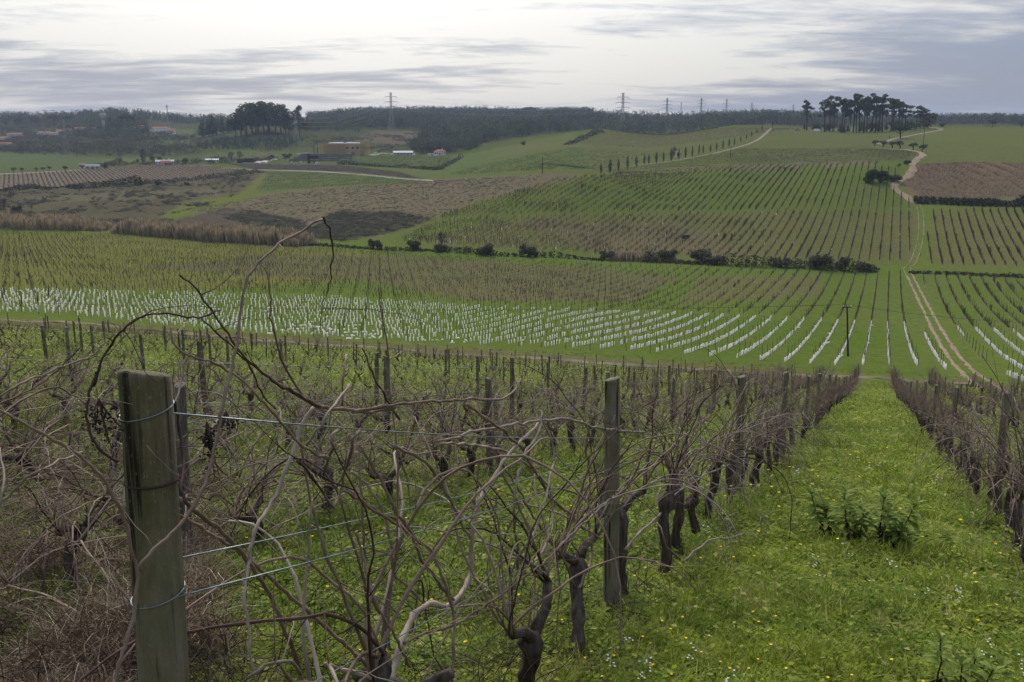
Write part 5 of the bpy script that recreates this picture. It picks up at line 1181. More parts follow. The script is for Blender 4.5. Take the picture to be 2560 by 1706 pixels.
def kit(kind, seed, n_=900):
    g = np.random.default_rng(seed); U = g.uniform; cl = []
    if kind == 'pine':
        for i in range(g.integers(8, 12)):
            a = U(0, 6.3); z = U(.56, .95); rr = U(.02, .15) * (1.2 - 1.2 * abs(z - .72)); cl.append((rr * cos(a), rr * sin(a), z, U(.05, .095), U(.05, .095), U(.035, .07)))
        for i in range(3): a = U(0, 6.3); cl.append((.14 * cos(a), .14 * sin(a), U(.42, .58), .05, .05, .03))
        return limbs(g, .93, .016, cl, .02), crown(g, cl, n_, .022, F_pine)
    if kind == 'umbrella':
        for i in range(13): a = U(0, 6.3); rr = .62 * math.sqrt(U(0, 1)); cl.append((rr * cos(a), rr * sin(a), .74 + .12 * (1 - rr / .62) + U(-.04, .04), .24, .24, .13))
        return limbs(g, .66, .05, cl, .03), crown(g, cl, n_ * 2, .045, F_oak)
    if kind == 'oak':
        for i in range(16): a = U(0, 6.3); rr = .62 * math.sqrt(U(0, 1)); cl.append((rr * cos(a), rr * sin(a), U(.22, .80) - .20 * (rr / .62) ** 2 * U(0, 1), U(.2, .3), U(.2, .3), U(.16, .24)))
        return limbs(g, .5, .05, cl[:8], .03), crown(g, cl, n_ * 3, .05, F_oak)
    if kind == 'olive':
        for i in range(10): a = U(0, 6.3); rr = .36 * math.sqrt(U(0, 1)); cl.append((rr * cos(a), rr * sin(a), U(.5, .85), U(.17, .24), U(.17, .24), U(.13, .18)))
        return limbs(g, .55, .055, cl[:5], .05), crown(g, cl, n_, .045, F_olive)
    if kind == 'cypress':
        for i in range(11): f = i / 10; cl.append((U(-.01, .01), U(-.01, .01), .08 + .86 * f, .115 * math.sin(pi * min(1, .12 + f * .86)) ** .8 + .012, .115 * math.sin(pi * min(1, .12 + f * .86)) ** .8 + .012, .09))
        return limbs(g, .3, .02, [], .0), crown(g, cl, n_ // 2, .028, F_cyp)
    if kind == 'euc':
        for i in range(22): a = U(0, 6.3); z = U(.30, .92); rr = .34 * math.sqrt(U(0, 1)) * math.sin(pi * (z * .85 + .1)) ** .6; cl.append((rr * cos(a), rr * sin(a), z, U(.08, .14), U(.08, .14), U(.06, .11)))
        return limbs(g, .8, .02, cl[:10], .02, M_trunkp), crown(g, cl, n_, .03, F_euc)
    if kind == 'conifer':
        for i in range(9): f = i / 8; cl.append((U(-.02, .02), U(-.02, .02), .16 + .78 * f, .21 * (1 - f) ** .8 + .02, .21 * (1 - f) ** .8 + .02, .06))
        return limbs(g, .8, .018, [], .0), crown(g, cl, n_, .04, F_pine)
    if kind == 'round':
        for i in range(12): a = U(0, 6.3); rr = .36 * math.sqrt(U(0, 1)); cl.append((rr * cos(a), rr * sin(a), U(.34, .86), U(.14, .22), U(.14, .22), U(.11, .17)))
        return limbs(g, .55, .03, cl[:6], .03), crown(g, cl, n_, .045, F_wood)
    if kind == 'bare':
        mb = MB(); z = np.linspace(-.03, .5, 6); mb.tube(np.stack([.02 * np.sin(z * 5), 0 * z, z], 1), np.linspace(.022, .012, 6), 5)
        for i in range(26):
            b0 = np.array([0, 0, U(.12, .5)]); e = b0 + np.array([g.normal() * .2, g.normal() * .2, U(.2, .5)]); mb.tube([b0, (b0 + e) / 2 + g.normal(size=3) * .02, e], [.008, .006, .003], 3, False)
        tm = mb.mesh('trunk', M_trunk); cl = [(g.normal() * .16, g.normal() * .16, U(.4, .88), .16, .16, .14) for _ in range(10)]
        return tm, crown(g, cl, n_ // 2, .03, F_brown, 'crown', .1)
    if kind == 'bush':
        for i in range(10): a = U(0, 6.3); rr = .5 * math.sqrt(U(0, 1)); cl.append((rr * cos(a), rr * sin(a), U(.2, .68), U(.22, .34), U(.22, .34), U(.18, .28)))
        return limbs(g, .5, .03, cl[:6], .05), crown(g, cl, int(n_ * 2.4), .055, F_bush, 'crown', .3)
    if kind == 'palm':
        fr = MB()
        for i in range(26):
            a = U(0, 6.3); el = U(-.5, 1.1); d = np.array([cos(a), sin(a), 0]); s_ = np.array([-sin(a), cos(a), 0]); b0 = np.array([0, 0, .86])
            for q in range(3):
                f0, f1 = q / 3, (q + 1) / 3; p = lambda f: b0 + d * .20 * f * cos(el * .6) + np.array([0, 0, .17 * math.sin(el) * f - .14 * f * f])
                w0, w1 = .022 * (1 - f0 * .5), .022 * (1 - f1 * .7); fr.add([p(f0) - s_ * w0, p(f0) + s_ * w0, p(f1) + s_ * w1, p(f1) - s_ * w1], [(0, 1, 2, 3)])
        return limbs(g, .87, .017, [], .01), fr.mesh('crown', F_palm)
KIND = {k: [kit(k, 700 + 20 * i + j, n_) for j in range(c)] for i, (k, c, n_) in enumerate((('pine', 5, 900), ('umbrella', 1, 900), ('oak', 2, 1000), ('olive', 3, 700), ('cypress', 3, 900), ('euc', 4, 1500), ('conifer', 3, 500), ('round', 4, 700), ('bare', 3, 900), ('bush', 4, 900), ('palm', 2, 0)))}
NAME = dict(pine='pine_tree', umbrella='umbrella_pine', oak='oak_tree', olive='olive_tree', cypress='cypress_tree', euc='eucalyptus_tree', conifer='conifer_tree', round='leafy_tree', bare='bare_tree', bush='bush', palm='palm_tree')
CATG = dict(bush='bush')
G9 = np.random.default_rng(99)
def tree(kind, P, h, label, group=None, wide=1.0, var=None):
    v_ = KIND[kind]; tm, cm = v_[G9.integers(len(v_)) if var is None else var % len(v_)]; e = empty(NAME[kind], P, G9.uniform(0, 6.28)); e.scale = (h * wide, h * wide, h)
    obj('trunk', tm, e); obj('crown', cm, e); return tag(e, label, CATG.get(kind, 'tree'), group)
def tree_px(kind, u, v, vtop, label, group=None, wide=1.0, far=None, var=None, dist=None):
    P = px1(u, v, far) if dist is None else at_dist(u, dist); h = (v - vtop) * mpp(P) if dist is None else max(2.0, -(vtop - project(np.array(P))[1]) * mpp(P)); return tree(kind, P, h, label, group, wide, var)
def q3(x, y): return (1200 + x / 3.676, 220 + y / 3.676)
def q4(x, y): return (1840 + x * .306, 220 + y * .306)
def q1(x, y): return (x / 3.676, 230 + y / 3.676)
def q2(x, y): return (560 + x / 3.676, 220 + y / 3.676)
# cypress avenue
for ci, (x, y, t_) in enumerate(((1112,785,718),(1195,778,680),(1272,757,678),(1355,742,655),(1437,720,645),(1510,700,632),(1551,697,635),(1621,688,612),(1686,675,612),(1758,665,580),(1828,652,585),(1888,638,567),(1950,628,562),(2012,610,548),(2050,602,548),(2117,586,545),(2172,573,525),(2233,556,503),(2288,538,492),(2338,520,485))):
    u, v = q3(x, y); tree_px('cypress', u, v + 1, q3(x, t_)[1] - 8, ORD[ci] + ' slender dark cypress counting uphill along the pale dirt road', 'cypresses along the road', G9.uniform(.85, 1.2))
tree_px('cypress', *q3(1783, 625), q3(0, 530)[1], 'tallest dark cypress standing directly behind the little white hut', None, 1.3); tree_px('cypress', *q3(1800, 615), q3(0, 548)[1], 'shorter cypress wedged between the tallest cypress and white hut', None, 1.2)
for (x, y, t_) in ((37,443,410),(84,418,388),(126,400,366),(170,375,350),(212,350,318),(297,322,283)):
    u, v = q4(x, y); tree_px('cypress', u, v, q4(x, t_)[1] - 5, 'small dark cypress at the ridge end of the cypress road', 'cypresses at the ridge end')
tree_px('cypress', *q4(1253, 416), q4(0, 388)[1], 'lone tiny cypress left of the umbrella pine'); tree_px('cypress', *q1(1318, 662), q1(0, 520)[1], 'broad tall cypress beside the white farmhouse in the valley', None, 1.6)
# hillside trees
tree_px('oak', *q4(1100, 772), q4(0, 645)[1], 'large dark evergreen oak on the green hillside, left half', None, .68, var=0); tree_px('oak', *q4(1185, 772), q4(0, 668)[1], 'dark evergreen oak crowding the right side of the larger oak', None, .72, var=1)
tree_px('bush', *q4(1290, 765), q4(0, 705)[1], 'dull brown-green bush between the oak and ochre road', None, 1.6); tree_px('bush', *q4(1398, 628), q4(0, 585)[1], 'round dark bush at the bend of the ochre road', None, 1.1)
tree_px('bare', *q4(1330, 655), q4(0, 612)[1], 'brownish bare thicket beside the bush at the road bend', None, 1.6)
for (x, y, t_, lb) in ((1132,478,425,'small olive tree at the left end of the olive row'),(1200,487,425,'second olive tree in the row, wide crowned'),(1278,492,430,'third olive tree touching its wide neighbour'),(1338,498,430,'fourth and widest olive tree in the row by the hill road'),(1443,510,445,'fifth olive tree standing apart beside the hill road'),(1522,526,460,'round olive tree by the tall utility pole at the road bend')):
    u, v = q4(x, y); tree_px('olive', u, v, q4(x, t_)[1], lb, None, 1.25)
tree_px('umbrella', *q4(1343, 415), q4(0, 310)[1], 'broad umbrella pine standing alone beside the ridge road', None, 1.0)
tree_px('round', *q4(2095, 318), q4(0, 245)[1], 'isolated round dark tree on the ridge at far right', None, 1.2); tree_px('round', *q4(2335, 320), q4(0, 265)[1], 'dark round tree at the edge of the ridge fence', None, 1.2)
tree_px('bush', *q4(1680, 320), q4(0, 283)[1], 'small roundish bush by the pale ridge road', None, .9); tree_px('round', *q3(1822, 372), q3(0, 305)[1], 'single round tree on the crest above the slanting vine rows', None, 1.0)
tree_px('bush', 1308, 364, 352, 'lone round bush on the far green slope', None, .8)
# pine grove on the ridge
for (x, t_, w_) in ((580,98,1.2),(725,85,1.1),(770,65,1.0),(800,110,.8),(860,80,1.1),(893,88,1.1),(930,130,.5),(960,50,1.1),(985,45,1.0),(1010,62,1.0),(1045,76,1.0),(1072,70,1.0),(1105,62,1.2),(1140,50,1.1),(1168,56,1.1),(1198,78,1.2),(1265,84,1.1),(1288,92,.9),(1330,96,1.0),(1348,112,.9),(1385,140,1.3),(1475,152,1.2),(1502,145,1.1),(1532,162,1.2)):
    u, v = q4(x, 306); tree_px('pine', u, 320, q4(x, t_)[1], 'tall bare-stemmed pine in the grove on the ridge', 'pines of the ridge grove', w_ * 1.0, dist=G9.uniform(868, 905))
for i in range(46):
    x = G9.uniform(545, 1590); u, v = q4(x, 300); P = at_dist(u, G9.uniform(880, 930)); tree('conifer' if i % 3 else 'round', P, G9.uniform(5, 9.5), 'young dark tree filling in beneath the tall ridge pines', 'understorey of the ridge grove', G9.uniform(1.0, 1.5))
for (x, t_) in ((1560, 195), (1590, 200)): u, v = q4(x, 306); tree_px('round', u, 320, q4(0, t_)[1], 'bulky dark tree at the right end of the ridge grove', 'bulky trees ending the grove', 1.1, dist=930)
# stream hedge bushes
HB_ = [(941,622,600,.9,'dark round bush at the left end of the stream hedge'),(1038,626,602,.8,'dark bush in the stream hedge before the leafless brown tree'),(1102,630,612,1.1,'low dark bush under the leafless brown tree'),(1218,638,609,1.0,'large dark bush standing third in the stream hedge'),(1325,642,614,1.0,'dark dome-shaped bush left of the pale reeds'),(1520,650,628,1.0,'dark bush at the left foot of the pale reeds'),(1618,650,634,1.2,'small bush at the right end of the pale reeds'),(1667,652,622,.9,'pale brownish bush right of the reed clump'),(1752,658,625,.9,'round dark bush where the hedge thickens'),(1785,660,640,1.4,'low dark bush joined to the round hedge bush'),(1952,668,648,1.2,'dark domed bush in the long low hedge'),(2050,672,635,.85,'tall brownish bush of the right hedge end'),(2107,674,643,.8,'dark bush beside the tall brownish one'),(2155,676,660,1.4,'low bush tapering off the right hedge end')]
for (u, v, t_, w_, lb) in HB_: tree_px('bush', u, v, t_ - 5, lb, None, w_ * 1.2)
tree_px('bare', 1104, 630, 575, 'leafless brownish tree rising from the stream hedge', None, .8)
def hedge(name, label, line, w_, h, m, n_, seed, ls=.28, cat='hedge'):
    C = smooth_line(pl(*line), 2.0); g = np.random.default_rng(seed); i = g.integers(0, len(C), n_); T = np.gradient(C, axis=0); T /= np.linalg.norm(T, axis=1)[:, None]
    hh = h * np.clip(.75 + .35 * np.interp(np.arange(len(C)), np.arange(0, len(C) + 8, 4), g.normal(size=len(np.arange(0, len(C) + 8, 4)))), .25, 1.6)
    q = g.normal(size=n_); q = np.clip(q, -1.6, 1.6) / 1.6; off = q * w_ / 2; z = g.random(n_) ** .7 * np.sqrt(np.clip(1 - q * q, .05, 1)) * hh[i]
    x = C[i, 0] + T[i, 1] * off + g.normal(size=n_) * .5; y = C[i, 1] - T[i, 0] * off + g.normal(size=n_) * .5; P = np.stack([x, y, ground(x, y) + z - .05], 1)
    V, Q = leaf_quads(P, g.normal(size=(n_, 3)) + [0, 0, .6], ls * g.uniform(.6, 1.5, n_), 1.0, g); e = empty(name, (float(C[0, 0]), float(C[0, 1]), gz(*C[0])))
    MB().add(V - np.array(e.location), Q).build('foliage', m, e); mb = MB()
    for k_ in g.integers(0, len(C), 14): p = np.array([C[k_, 0], C[k_, 1], gz(*C[k_])]); mb.tube([p - [0, 0, .1], p + g.normal(size=3) * .2 + [0, 0, hh[k_] * .7]], [.06, .03], 4)
    mb.v = [q_ - np.array(e.location) for q_ in mb.v]; tag(mb.build('stems', M_trunk, e), kind='stuff'); return tag(e, label, cat)
hedge('hedge', 'low dark hedge along the stream left of the pale reeds', [(780, 614), (900, 622), (1040, 627), (1200, 636), (1330, 642), (1500, 651)], 3.0, 1.7, F_bush, 3200, 1)
hedge('hedge', 'low dark bramble hedge along the stream right of the reeds', [(1620, 654), (1750, 660), (1900, 667), (2050, 673), (2180, 678)], 4.5, 2.9, F_bush, 4200, 2)
hedge('hedge', 'thin dark ditch hedge running right of the twin-rut track', [(2282, 683), (2360, 685), (2450, 689), (2560, 694), (2640, 698)], 3.0, 1.0, F_bush, 1500, 3)
hedge('hedge', 'tall dark bramble bank below the ploughed brown field', [(2292, 506), (2350, 508), (2420, 511), (2500, 513), (2570, 514), (2650, 515)], 6.0, 5.5, F_bush, 5200, 4, .42)
hedge('hedge', 'dark scrub line between the striped vineyard and rough ground', [(-60, 478), (60, 475), (180, 470), (270, 467), (350, 463)], 8, 4.0, F_bush, 2600, 5, .6)
hedge('hedge', 'brownish scrub line climbing beside the rough ground', [(350, 463), (430, 456), (520, 447), (600, 438), (650, 431)], 9, 3.0, F_gorse, 2200, 6, .6)
hedge('hedge', 'dark hedge bordering the lower side of the winery field', [(850, 411), (900, 414), (960, 418), (1040, 422), (1100, 425)], 5, 3.0, F_bush, 1800, 7, .6)
hedge('hedge', 'dark hedge up the right edge of the winery field', [(1100, 425), (1115, 416), (1135, 405), (1150, 396)], 5, 3.0, F_bush, 900, 8, .6)
hedge('hedge', 'dark wooded bank curving up to the crest vineyard', [(1420, 362), (1450, 350), (1478, 338), (1500, 330)], 8, 3.5, F_wood, 1100, 9, .7)
# pale reeds along the stream: dense upright stalks
def reed_mesh(g):
    mb = MB()
    for i in range(14):
        b0 = np.array([g.normal() * .5, g.normal() * .5, -.1]); h = g.uniform(.65, 1.05); lean = g.normal(size=2) * .12; e = b0 + np.array([lean[0], lean[1], h * 1.0]); s_ = np.array([.05, .02, 0]) if i % 2 else np.array([-.02, .05, 0])
        mb.add([b0 - s_ * .6, b0 + s_ * .6, (b0 + e) / 2 + s_, (b0 + e) / 2 - s_], [(0, 1, 2, 3)]); c = (b0 + e) / 2; mb.add([c - s_, c + s_, e + s_ * 2.2 - [0, 0, .1], e], [(0, 1, 2, 3)])
    return mb
gr_ = np.random.default_rng(44); REED = [reed_mesh(gr_).mesh('reeds', F_reed) for _ in range(3)] + [reed_mesh(gr_).mesh('reeds', F_reedg) for _ in range(2)]
def reeds(label, line, hpx, depth, n_, seed):
    C = smooth_line(pl(*line), 1.0); g = np.random.default_rng(seed); T = np.gradient(C, axis=0); T /= np.linalg.norm(T, axis=1)[:, None]; i = g.integers(0, len(C), n_); off = g.uniform(0, depth, n_)
    Nn = np.stack([-T[:, 1], T[:, 0]], 1); Nn *= np.sign((Nn * C).sum(1))[:, None]
    xy = C[i] + Nn[i] * off[:, None]; h = hpx * mpp((*C[0], gz(*C[0]))) * np.clip(1 + .16 * sines(xy[:, 0], xy[:, 1], 9, seed) + .08 * g.normal(size=n_), .4, 1.4)
    end = np.minimum(i, len(C) - 1 - i); h *= np.clip(.45 + end / 8, 0, 1)
    stuff('reed_bed', label, 'reeds', REED, np.stack([xy[:, 0], xy[:, 1], ground(xy[:, 0], xy[:, 1])], 1), euler(n_, .06, g), np.stack([g.uniform(.8, 1.4, n_)] * 2 + [h], 1))
reeds('tall tan reed bed along the stream at far left', [(-60, 568), (30, 572), (110, 575), (190, 578)], 27, 9, 900, 1)
reeds('small separate clump of tan reeds between the two reed beds', [(212, 577), (248, 578)], 24, 6, 150, 2)
reeds('long tall tan reed bed along the stream behind the staked field', [(280, 583), (380, 592), (480, 600), (580, 607), (660, 612), (735, 617)], 33, 9, 1800, 3)
reeds('pale straw-coloured reed clump in the stream hedge', [(1530, 652), (1570, 653), (1620, 654)], 33, 4, 260, 4)

# ------------------------------------------------------------------ woods and scrub that read as one mass
def small(kind, seed, n_, m):
    tm, cm = kit(kind, seed, n_); me = cm.copy(); me.materials.clear(); me.materials.append(m); return me
FOREST = [small('conifer', 900 + i, 130, F_wood) for i in range(3)] + [small('round', 910 + i, 150, F_wood) for i in range(3)] + [small('euc', 920 + i, 220, F_euc) for i in range(2)]
SCR = [small('bush', 930 + i, 90, F_scrub) for i in range(3)] + [small('bush', 940 + i, 80, F_gorse) for i in range(2)] + [small('bare', 950, 160, F_brown)]
def wood(name, label, region, n_, h0, h1, kit_, wide=(1.0, 1.5), seed=0, clump=0.0, cat='trees', idx=None):
    """region: ('px', polygon) or ('az', deg0, deg1, r0, r1)"""
    g = np.random.default_rng(seed)
    if region[0] == 'px':
        gp = gpoly(region[1], 10); lo, hi = gp.min(0), gp.max(0); th = g.uniform(lo[0], hi[0], n_ * 4); r = np.sqrt(g.uniform(math.exp(2 * lo[1]), math.exp(2 * hi[1]), n_ * 4)); m = inside(gp, th, np.log(r)); th, r = th[m][:n_], r[m][:n_]
    else:
        th = np.radians(g.uniform(region[1], region[2], n_)); r = np.sqrt(g.uniform(region[3] ** 2, region[4] ** 2, n_))
    x, y = r * np.sin(th), r * np.cos(th)
    if clump: m = sines(x, y, clump, seed + 5) + g.normal(size=len(x)) * .35 > .15; x, y = x[m], y[m]
    k = len(x); h = g.uniform(h0, h1, k); w_ = g.uniform(*wide, k) * h; ii = g.integers(0, len(kit_), k) if idx is None else g.choice(idx, k)
    stuff(name, label, cat, kit_, np.stack([x, y, ground(x, y) - .3], 1), np.stack([g.normal(size=k) * .03] * 2 + [g.uniform(0, 6.3, k)], 1), np.stack([w_, w_, h], 1), ii)
def azu(u): dx, dy, dz = ray(u, 300); return math.degrees(math.atan2(dx, dy))
wood('forest', 'blue-grey conifer forest covering the far central ridge', ('px', [(770, 306), (900, 297), (1200, 290), (1420, 300), (1480, 318), (1400, 330), (1250, 352), (1130, 372), (1050, 368), (1060, 340), (1090, 326), (920, 322)]), 4200, 8, 20, FOREST, (.8, 1.5), 1)
wood('forest', 'dark forest belt on the skyline of the central ridge', ('az', azu(770), azu(1480), 1900, 2350), 1500, 9, 24, FOREST, (.7, 1.3), 2)
wood('forest', 'dark forest belt behind the pylons right of the centre', ('az', azu(1380), azu(2100), 1350, 1900), 2000, 9, 23, FOREST, (.7, 1.3), 3)
wood('forest', 'low blue-grey wood on the skyline behind the ridge at far right', ('az', azu(2080), azu(2700), 1500, 1950), 1500, 7, 18, FOREST, (.7, 1.3), 4)
wood('forest', 'distant tree line along the skyline behind the village', ('az', azu(-120), azu(560), 1950, 2250), 1000, 8, 22, FOREST, (.7, 1.4), 5)
wood('woodland', 'dark woodland clumps on the hill below the water tower', ('px', [(225, 300), (290, 296), (360, 304), (372, 330), (360, 352), (250, 350), (160, 345), (150, 322)]), 900, 6, 13, FOREST, (1.2, 1.8), 6)
wood('woodland', 'scattered dark trees over the hillside below the village', ('px', [(-60, 312), (220, 308), (380, 330), (480, 345), (560, 372), (300, 392), (-60, 378)]), 2600, 3, 9, FOREST + SCR, (1.2, 2.0), 7, 90)
wood('woodland', 'dark tree belt at the foot of the village hill', ('px', [(-60, 355), (150, 360), (260, 372), (380, 380), (500, 378), (500, 392), (250, 396), (-60, 380)]), 800, 3, 9, FOREST, (1.2, 2.0), 8, 60)
wood('woodland', 'dark pines in plantation rows below the eucalyptus knoll', ('px', [(560, 350), (640, 348), (760, 352), (700, 378), (600, 376), (480, 372)]), 420, 4, 8, FOREST, (.8, 1.2), 9, 0, 'trees', [0, 1, 2])
wood('woodland', 'dark wood spilling down to the valley left of the white house', ('px', [(1020, 372), (1080, 345), (1150, 340), (1210, 352), (1190, 375), (1120, 384), (1050, 385)]), 700, 8, 14, FOREST, (1.0, 1.5), 10)
wood('woodland', 'rows of dark trees edging the knoll beyond the winery', ('px', [(760, 318), (900, 318), (900, 332), (800, 330), (700, 334)]), 160, 7, 14, FOREST, (.7, 1.1), 11)
wood('scrub', 'dull brown and green scrub on the rough ground at left', ('px', [(-60, 480), (270, 468), (520, 450), (640, 440), (570, 500), (400, 546), (640, 585), (620, 600), (250, 572), (-60, 566)]), 2600, .5, 2.2, SCR, (1.3, 2.2), 12, 40, 'scrub')
wood('scrub', 'dark heath mounds on the brown meadow', ('px', [(785, 570), (830, 530), (1000, 532), (1080, 548), (1010, 574), (860, 602), (740, 594), (560, 545), (620, 525), (760, 552)]), 1800, .5, 1.3, SCR[:3], (1.6, 2.6), 13, 0, 'scrub')
wood('scrub', 'brown scrub over the heath slope beyond the winery', ('px', [(780, 352), (880, 340), (1060, 332), (1050, 370), (980, 384), (800, 380)]), 1500, 1.0, 2.6, SCR, (1.4, 2.4), 14, 60, 'scrub')
wood('scrub', 'low scrub on the slope beneath the eucalyptus knoll', ('px', [(480, 335), (640, 330), (800, 340), (780, 372), (560, 370), (470, 368)]), 900, .8, 2.2, SCR, (1.4, 2.4), 15, 50, 'scrub')
wood('scrub', 'low bushes around the farm buildings in the valley', ('px', [(240, 412), (430, 405), (620, 400), (700, 396), (700, 402), (560, 410), (250, 419)]), 140, 1.5, 5, SCR, (1.2, 1.8), 16, 0, 'bushes')
wood('scrub', 'pale rough bushes on the scrubland hillside below the village', ('px', [(250, 342), (380, 345), (430, 366), (420, 380), (260, 378)]), 420, 1, 3, SCR, (1.3, 2.2), 17, 0, 'scrub')
wood('tussocks', 'dull tussocks and dead weeds over the brown meadow', ('px', [(700, 485), (1000, 456), (1380, 438), (1180, 508), (960, 588), (600, 545), (450, 525)]), 4200, .35, .9, SCR[3:5], (1.2, 2.4), 18, 0, 'scrub')
wood('tussocks', 'rank grass and weeds along the bank below the white tubes', ('px', [(250, 806), (1000, 862), (1500, 884), (2060, 922), (2380, 934), (2400, 945), (2060, 932), (1500, 898), (1000, 868), (250, 813)]), 1500, .15, .45, SCR[:3], (1.2, 2.4), 19, 0, 'grass')

# ------------------------------------------------------------------ distant named trees
def by_top(kind, u, vtop, dist, label, group=None, wide=1.0, minh=3.0):
    P = at_dist(u, dist); h = max(minh, ray_at(u, vtop, P.y)[2] - P.z); return tree(kind, P, h, label, group, wide)
for (u, t_, d_, w_) in ((588,284,1205,1.1),(602,270,1200,1.1),(616,260,1215,1.2),(630,256,1195,1.1),(645,253,1210,1.2),(660,252,1200,1.2),(674,255,1220,1.1),(688,256,1200,1.2),(702,260,1215,1.1),(714,268,1200,1.0),(640,262,1225,1.2),(670,262,1228,1.2),(612,275,1190,.9),(722,284,1195,.9)):
    by_top('euc', u, t_, d_, 'huge eucalyptus in the tall grove on the knoll', 'eucalyptus grove on the knoll', w_)
by_top('euc', 748, 263, 1190, 'sparse spindly tree standing right of the eucalyptus grove', None, .8)
for (u, t_) in ((505,297),(520,292),(530,283),(541,293),(556,290),(570,288),(578,292),(768,290),(782,297),(796,298)):
    by_top('conifer' if u != 541 else 'round', u, t_, 1300, 'dark pointed tree flanking the eucalyptus grove', 'pointed trees by the knoll', G9.uniform(.9, 1.4))
for (x, t_) in ((1016,205),(1235,212),(1244,222),(1285,214),(1302,208),(1357,210)): by_top('palm', q1(x, 0)[0], q1(0, t_)[1], 1560, 'slim tall palm on the village skyline', 'village palms', 1.0, 11)
by_top('conifer', q1(1090, 0)[0], q1(0, 195)[1], 1570, 'tall pointed conifer among the village palms', None, 1.3, 12); by_top('umbrella', q1(1172, 0)[0], q1(0, 198)[1], 1570, 'wide spreading pine among the village palms', None, .62, 12)
by_top('round', q1(1052, 0)[0], q1(0, 215)[1], 1565, 'round tree left of the pointed village conifer', None, 1.0, 9)
for (x, t_, w_) in ((60, 222, 1.2), (160, 222, 1.1), (335, 218, 1.1), (500, 208, .9), (640, 214, .9), (880, 208, 1.0)): by_top('umbrella' if x in (500, 640) else 'round', q1(x, 0)[0], q1(0, t_)[1], 1930, 'domed tree standing above the village tree line', 'domed skyline trees', w_, 14)
for (u, t_) in ((1320, 266), (1296, 270), (1440, 282), (1500, 281), (1470, 279)): by_top('umbrella' if u == 1320 else 'euc', u, t_, 2050 if u < 1400 else 1500, 'tree crown standing proud of the central forest skyline', 'proud forest trees', .7, 16)
for (x, y, t_) in ((125,742,692),(205,740,695),(337,735,695),(398,732,690),(455,725,682),(603,728,680)): tree_px('olive', *q1(x, y), q1(0, t_)[1], 'round dark roadside tree at the edge of the striped vineyard', 'roadside trees', 1.2)
tree_px('conifer', *q1(972, 708), q1(0, 632)[1], 'dark upright tree right of the grey barn roof', None, 1.6); tree_px('bare', *q1(1100, 675), q1(0, 585)[1], 'broad leafless brown tree on the light green field', None, 1.3); tree_px('palm', *q1(762, 712), q1(0, 672)[1], 'squat palm beside the grey barn', None, 2.2)
for (x, y, t_) in ((1275, 662, 610), (1395, 655, 580), (1465, 655, 585), (1710, 668, 605), (2040, 645, 592)): tree_px('round', *q1(x, y), q1(0, t_)[1], 'dark bushy tree around the white farmhouse', 'farmhouse trees', 1.1)
for (x, y, t_) in ((2130, 640, 545), (2200, 632, 540), (1990, 650, 585)): tree_px('bare', *q1(x, y), q1(0, t_)[1], 'leafless reddish tree near the winery terraces', 'leafless trees by the winery', 1.3)
tree_px('bush', *q2(440, 655), q2(0, 610)[1], 'dark green bush on the ramp below the winery', 'bushes by the winery ramp', 1.3); tree_px('bush', *q2(575, 645), q2(0, 595)[1], 'dark green bush on the ramp below the winery', 'bushes by the winery ramp', 1.5)
for (x, y, t_) in ((1120, 855, 820), (1450, 860, 810), (1720, 860, 825), (700, 870, 840), (1870, 835, 790)): tree_px('bush' if x != 1870 else 'bare', *q1(x, y), q1(0, t_)[1], 'bush on the scrubby edge of the striped vineyard', 'bushes edging the striped vineyard', 1.2)
tree_px('bush', *q1(160, 1100), q1(0, 1035)[1], 'big dark bush behind the left reed bed', None, 1.2); tree_px('bare', *q1(45, 1090), q1(0, 930)[1], 'large leafless tree thicket at the left edge of the scrub', None, 1.3)
for (x, y) in ((860, 1010), (290, 1085)): tree_px('bare', *q1(x, y), q1(0, y - 55)[1], 'small rusty leafless shrub in the rough ground', 'rusty shrubs', 1.0)
tree_px('bush', 1712, 597, 586, 'dark flat shrub among the lower hillside rows', None, 1.5)

# ------------------------------------------------------------------ buildings
M_white = mat('white_render', (.72, .71, .69), .8, c2=(.60, .59, .57), scale=.8); M_roof = mat('terracotta_roof', (.33, .155, .09), .85, c2=(.22, .10, .065), scale=1.2)
M_tan = mat('timber_slats', (.50, .36, .17), .85, c2=(.36, .26, .12), scale=1.5, stretch=(1, 1, .2)); M_tan2 = mat('brown_cladding', (.42, .285, .14), .85, c2=(.32, .215, .11), scale=.7)
M_dark = mat('dark_opening', (.025, .026, .03), .3, scale=2, spec=.5); M_stone = mat('terrace_stone', (.17, .155, .145), .9, c2=(.09, .085, .08), scale=1.5); M_steel = mat('rusty_steel', (.045, .028, .024), .8, c2=(.025, .018, .018), scale=2)
M_grey = mat('grey_roof', (.22, .215, .21), .8, c2=(.16, .155, .15), scale=.6); M_conc = mat('pale_concrete', (.45, .43, .40), .85, c2=(.34, .32, .3), scale=.8); M_car = mat('white_car_paint', (.75, .75, .74), .25, c2=(.7, .7, .7), scale=1, spec=.6)
M_glass = mat('car_glass', (.03, .035, .04), .1, scale=1, spec=.7); M_tyre = mat('tyre', (.02, .02, .02), .8, scale=4); M_pylon = mat('pylon_steel', (.30, .31, .32), .6, metal=.3, c2=(.24, .25, .26), scale=.5)
def face_rot(P): return -math.atan2(P[0], P[1])              # local -Y looks back at the camera
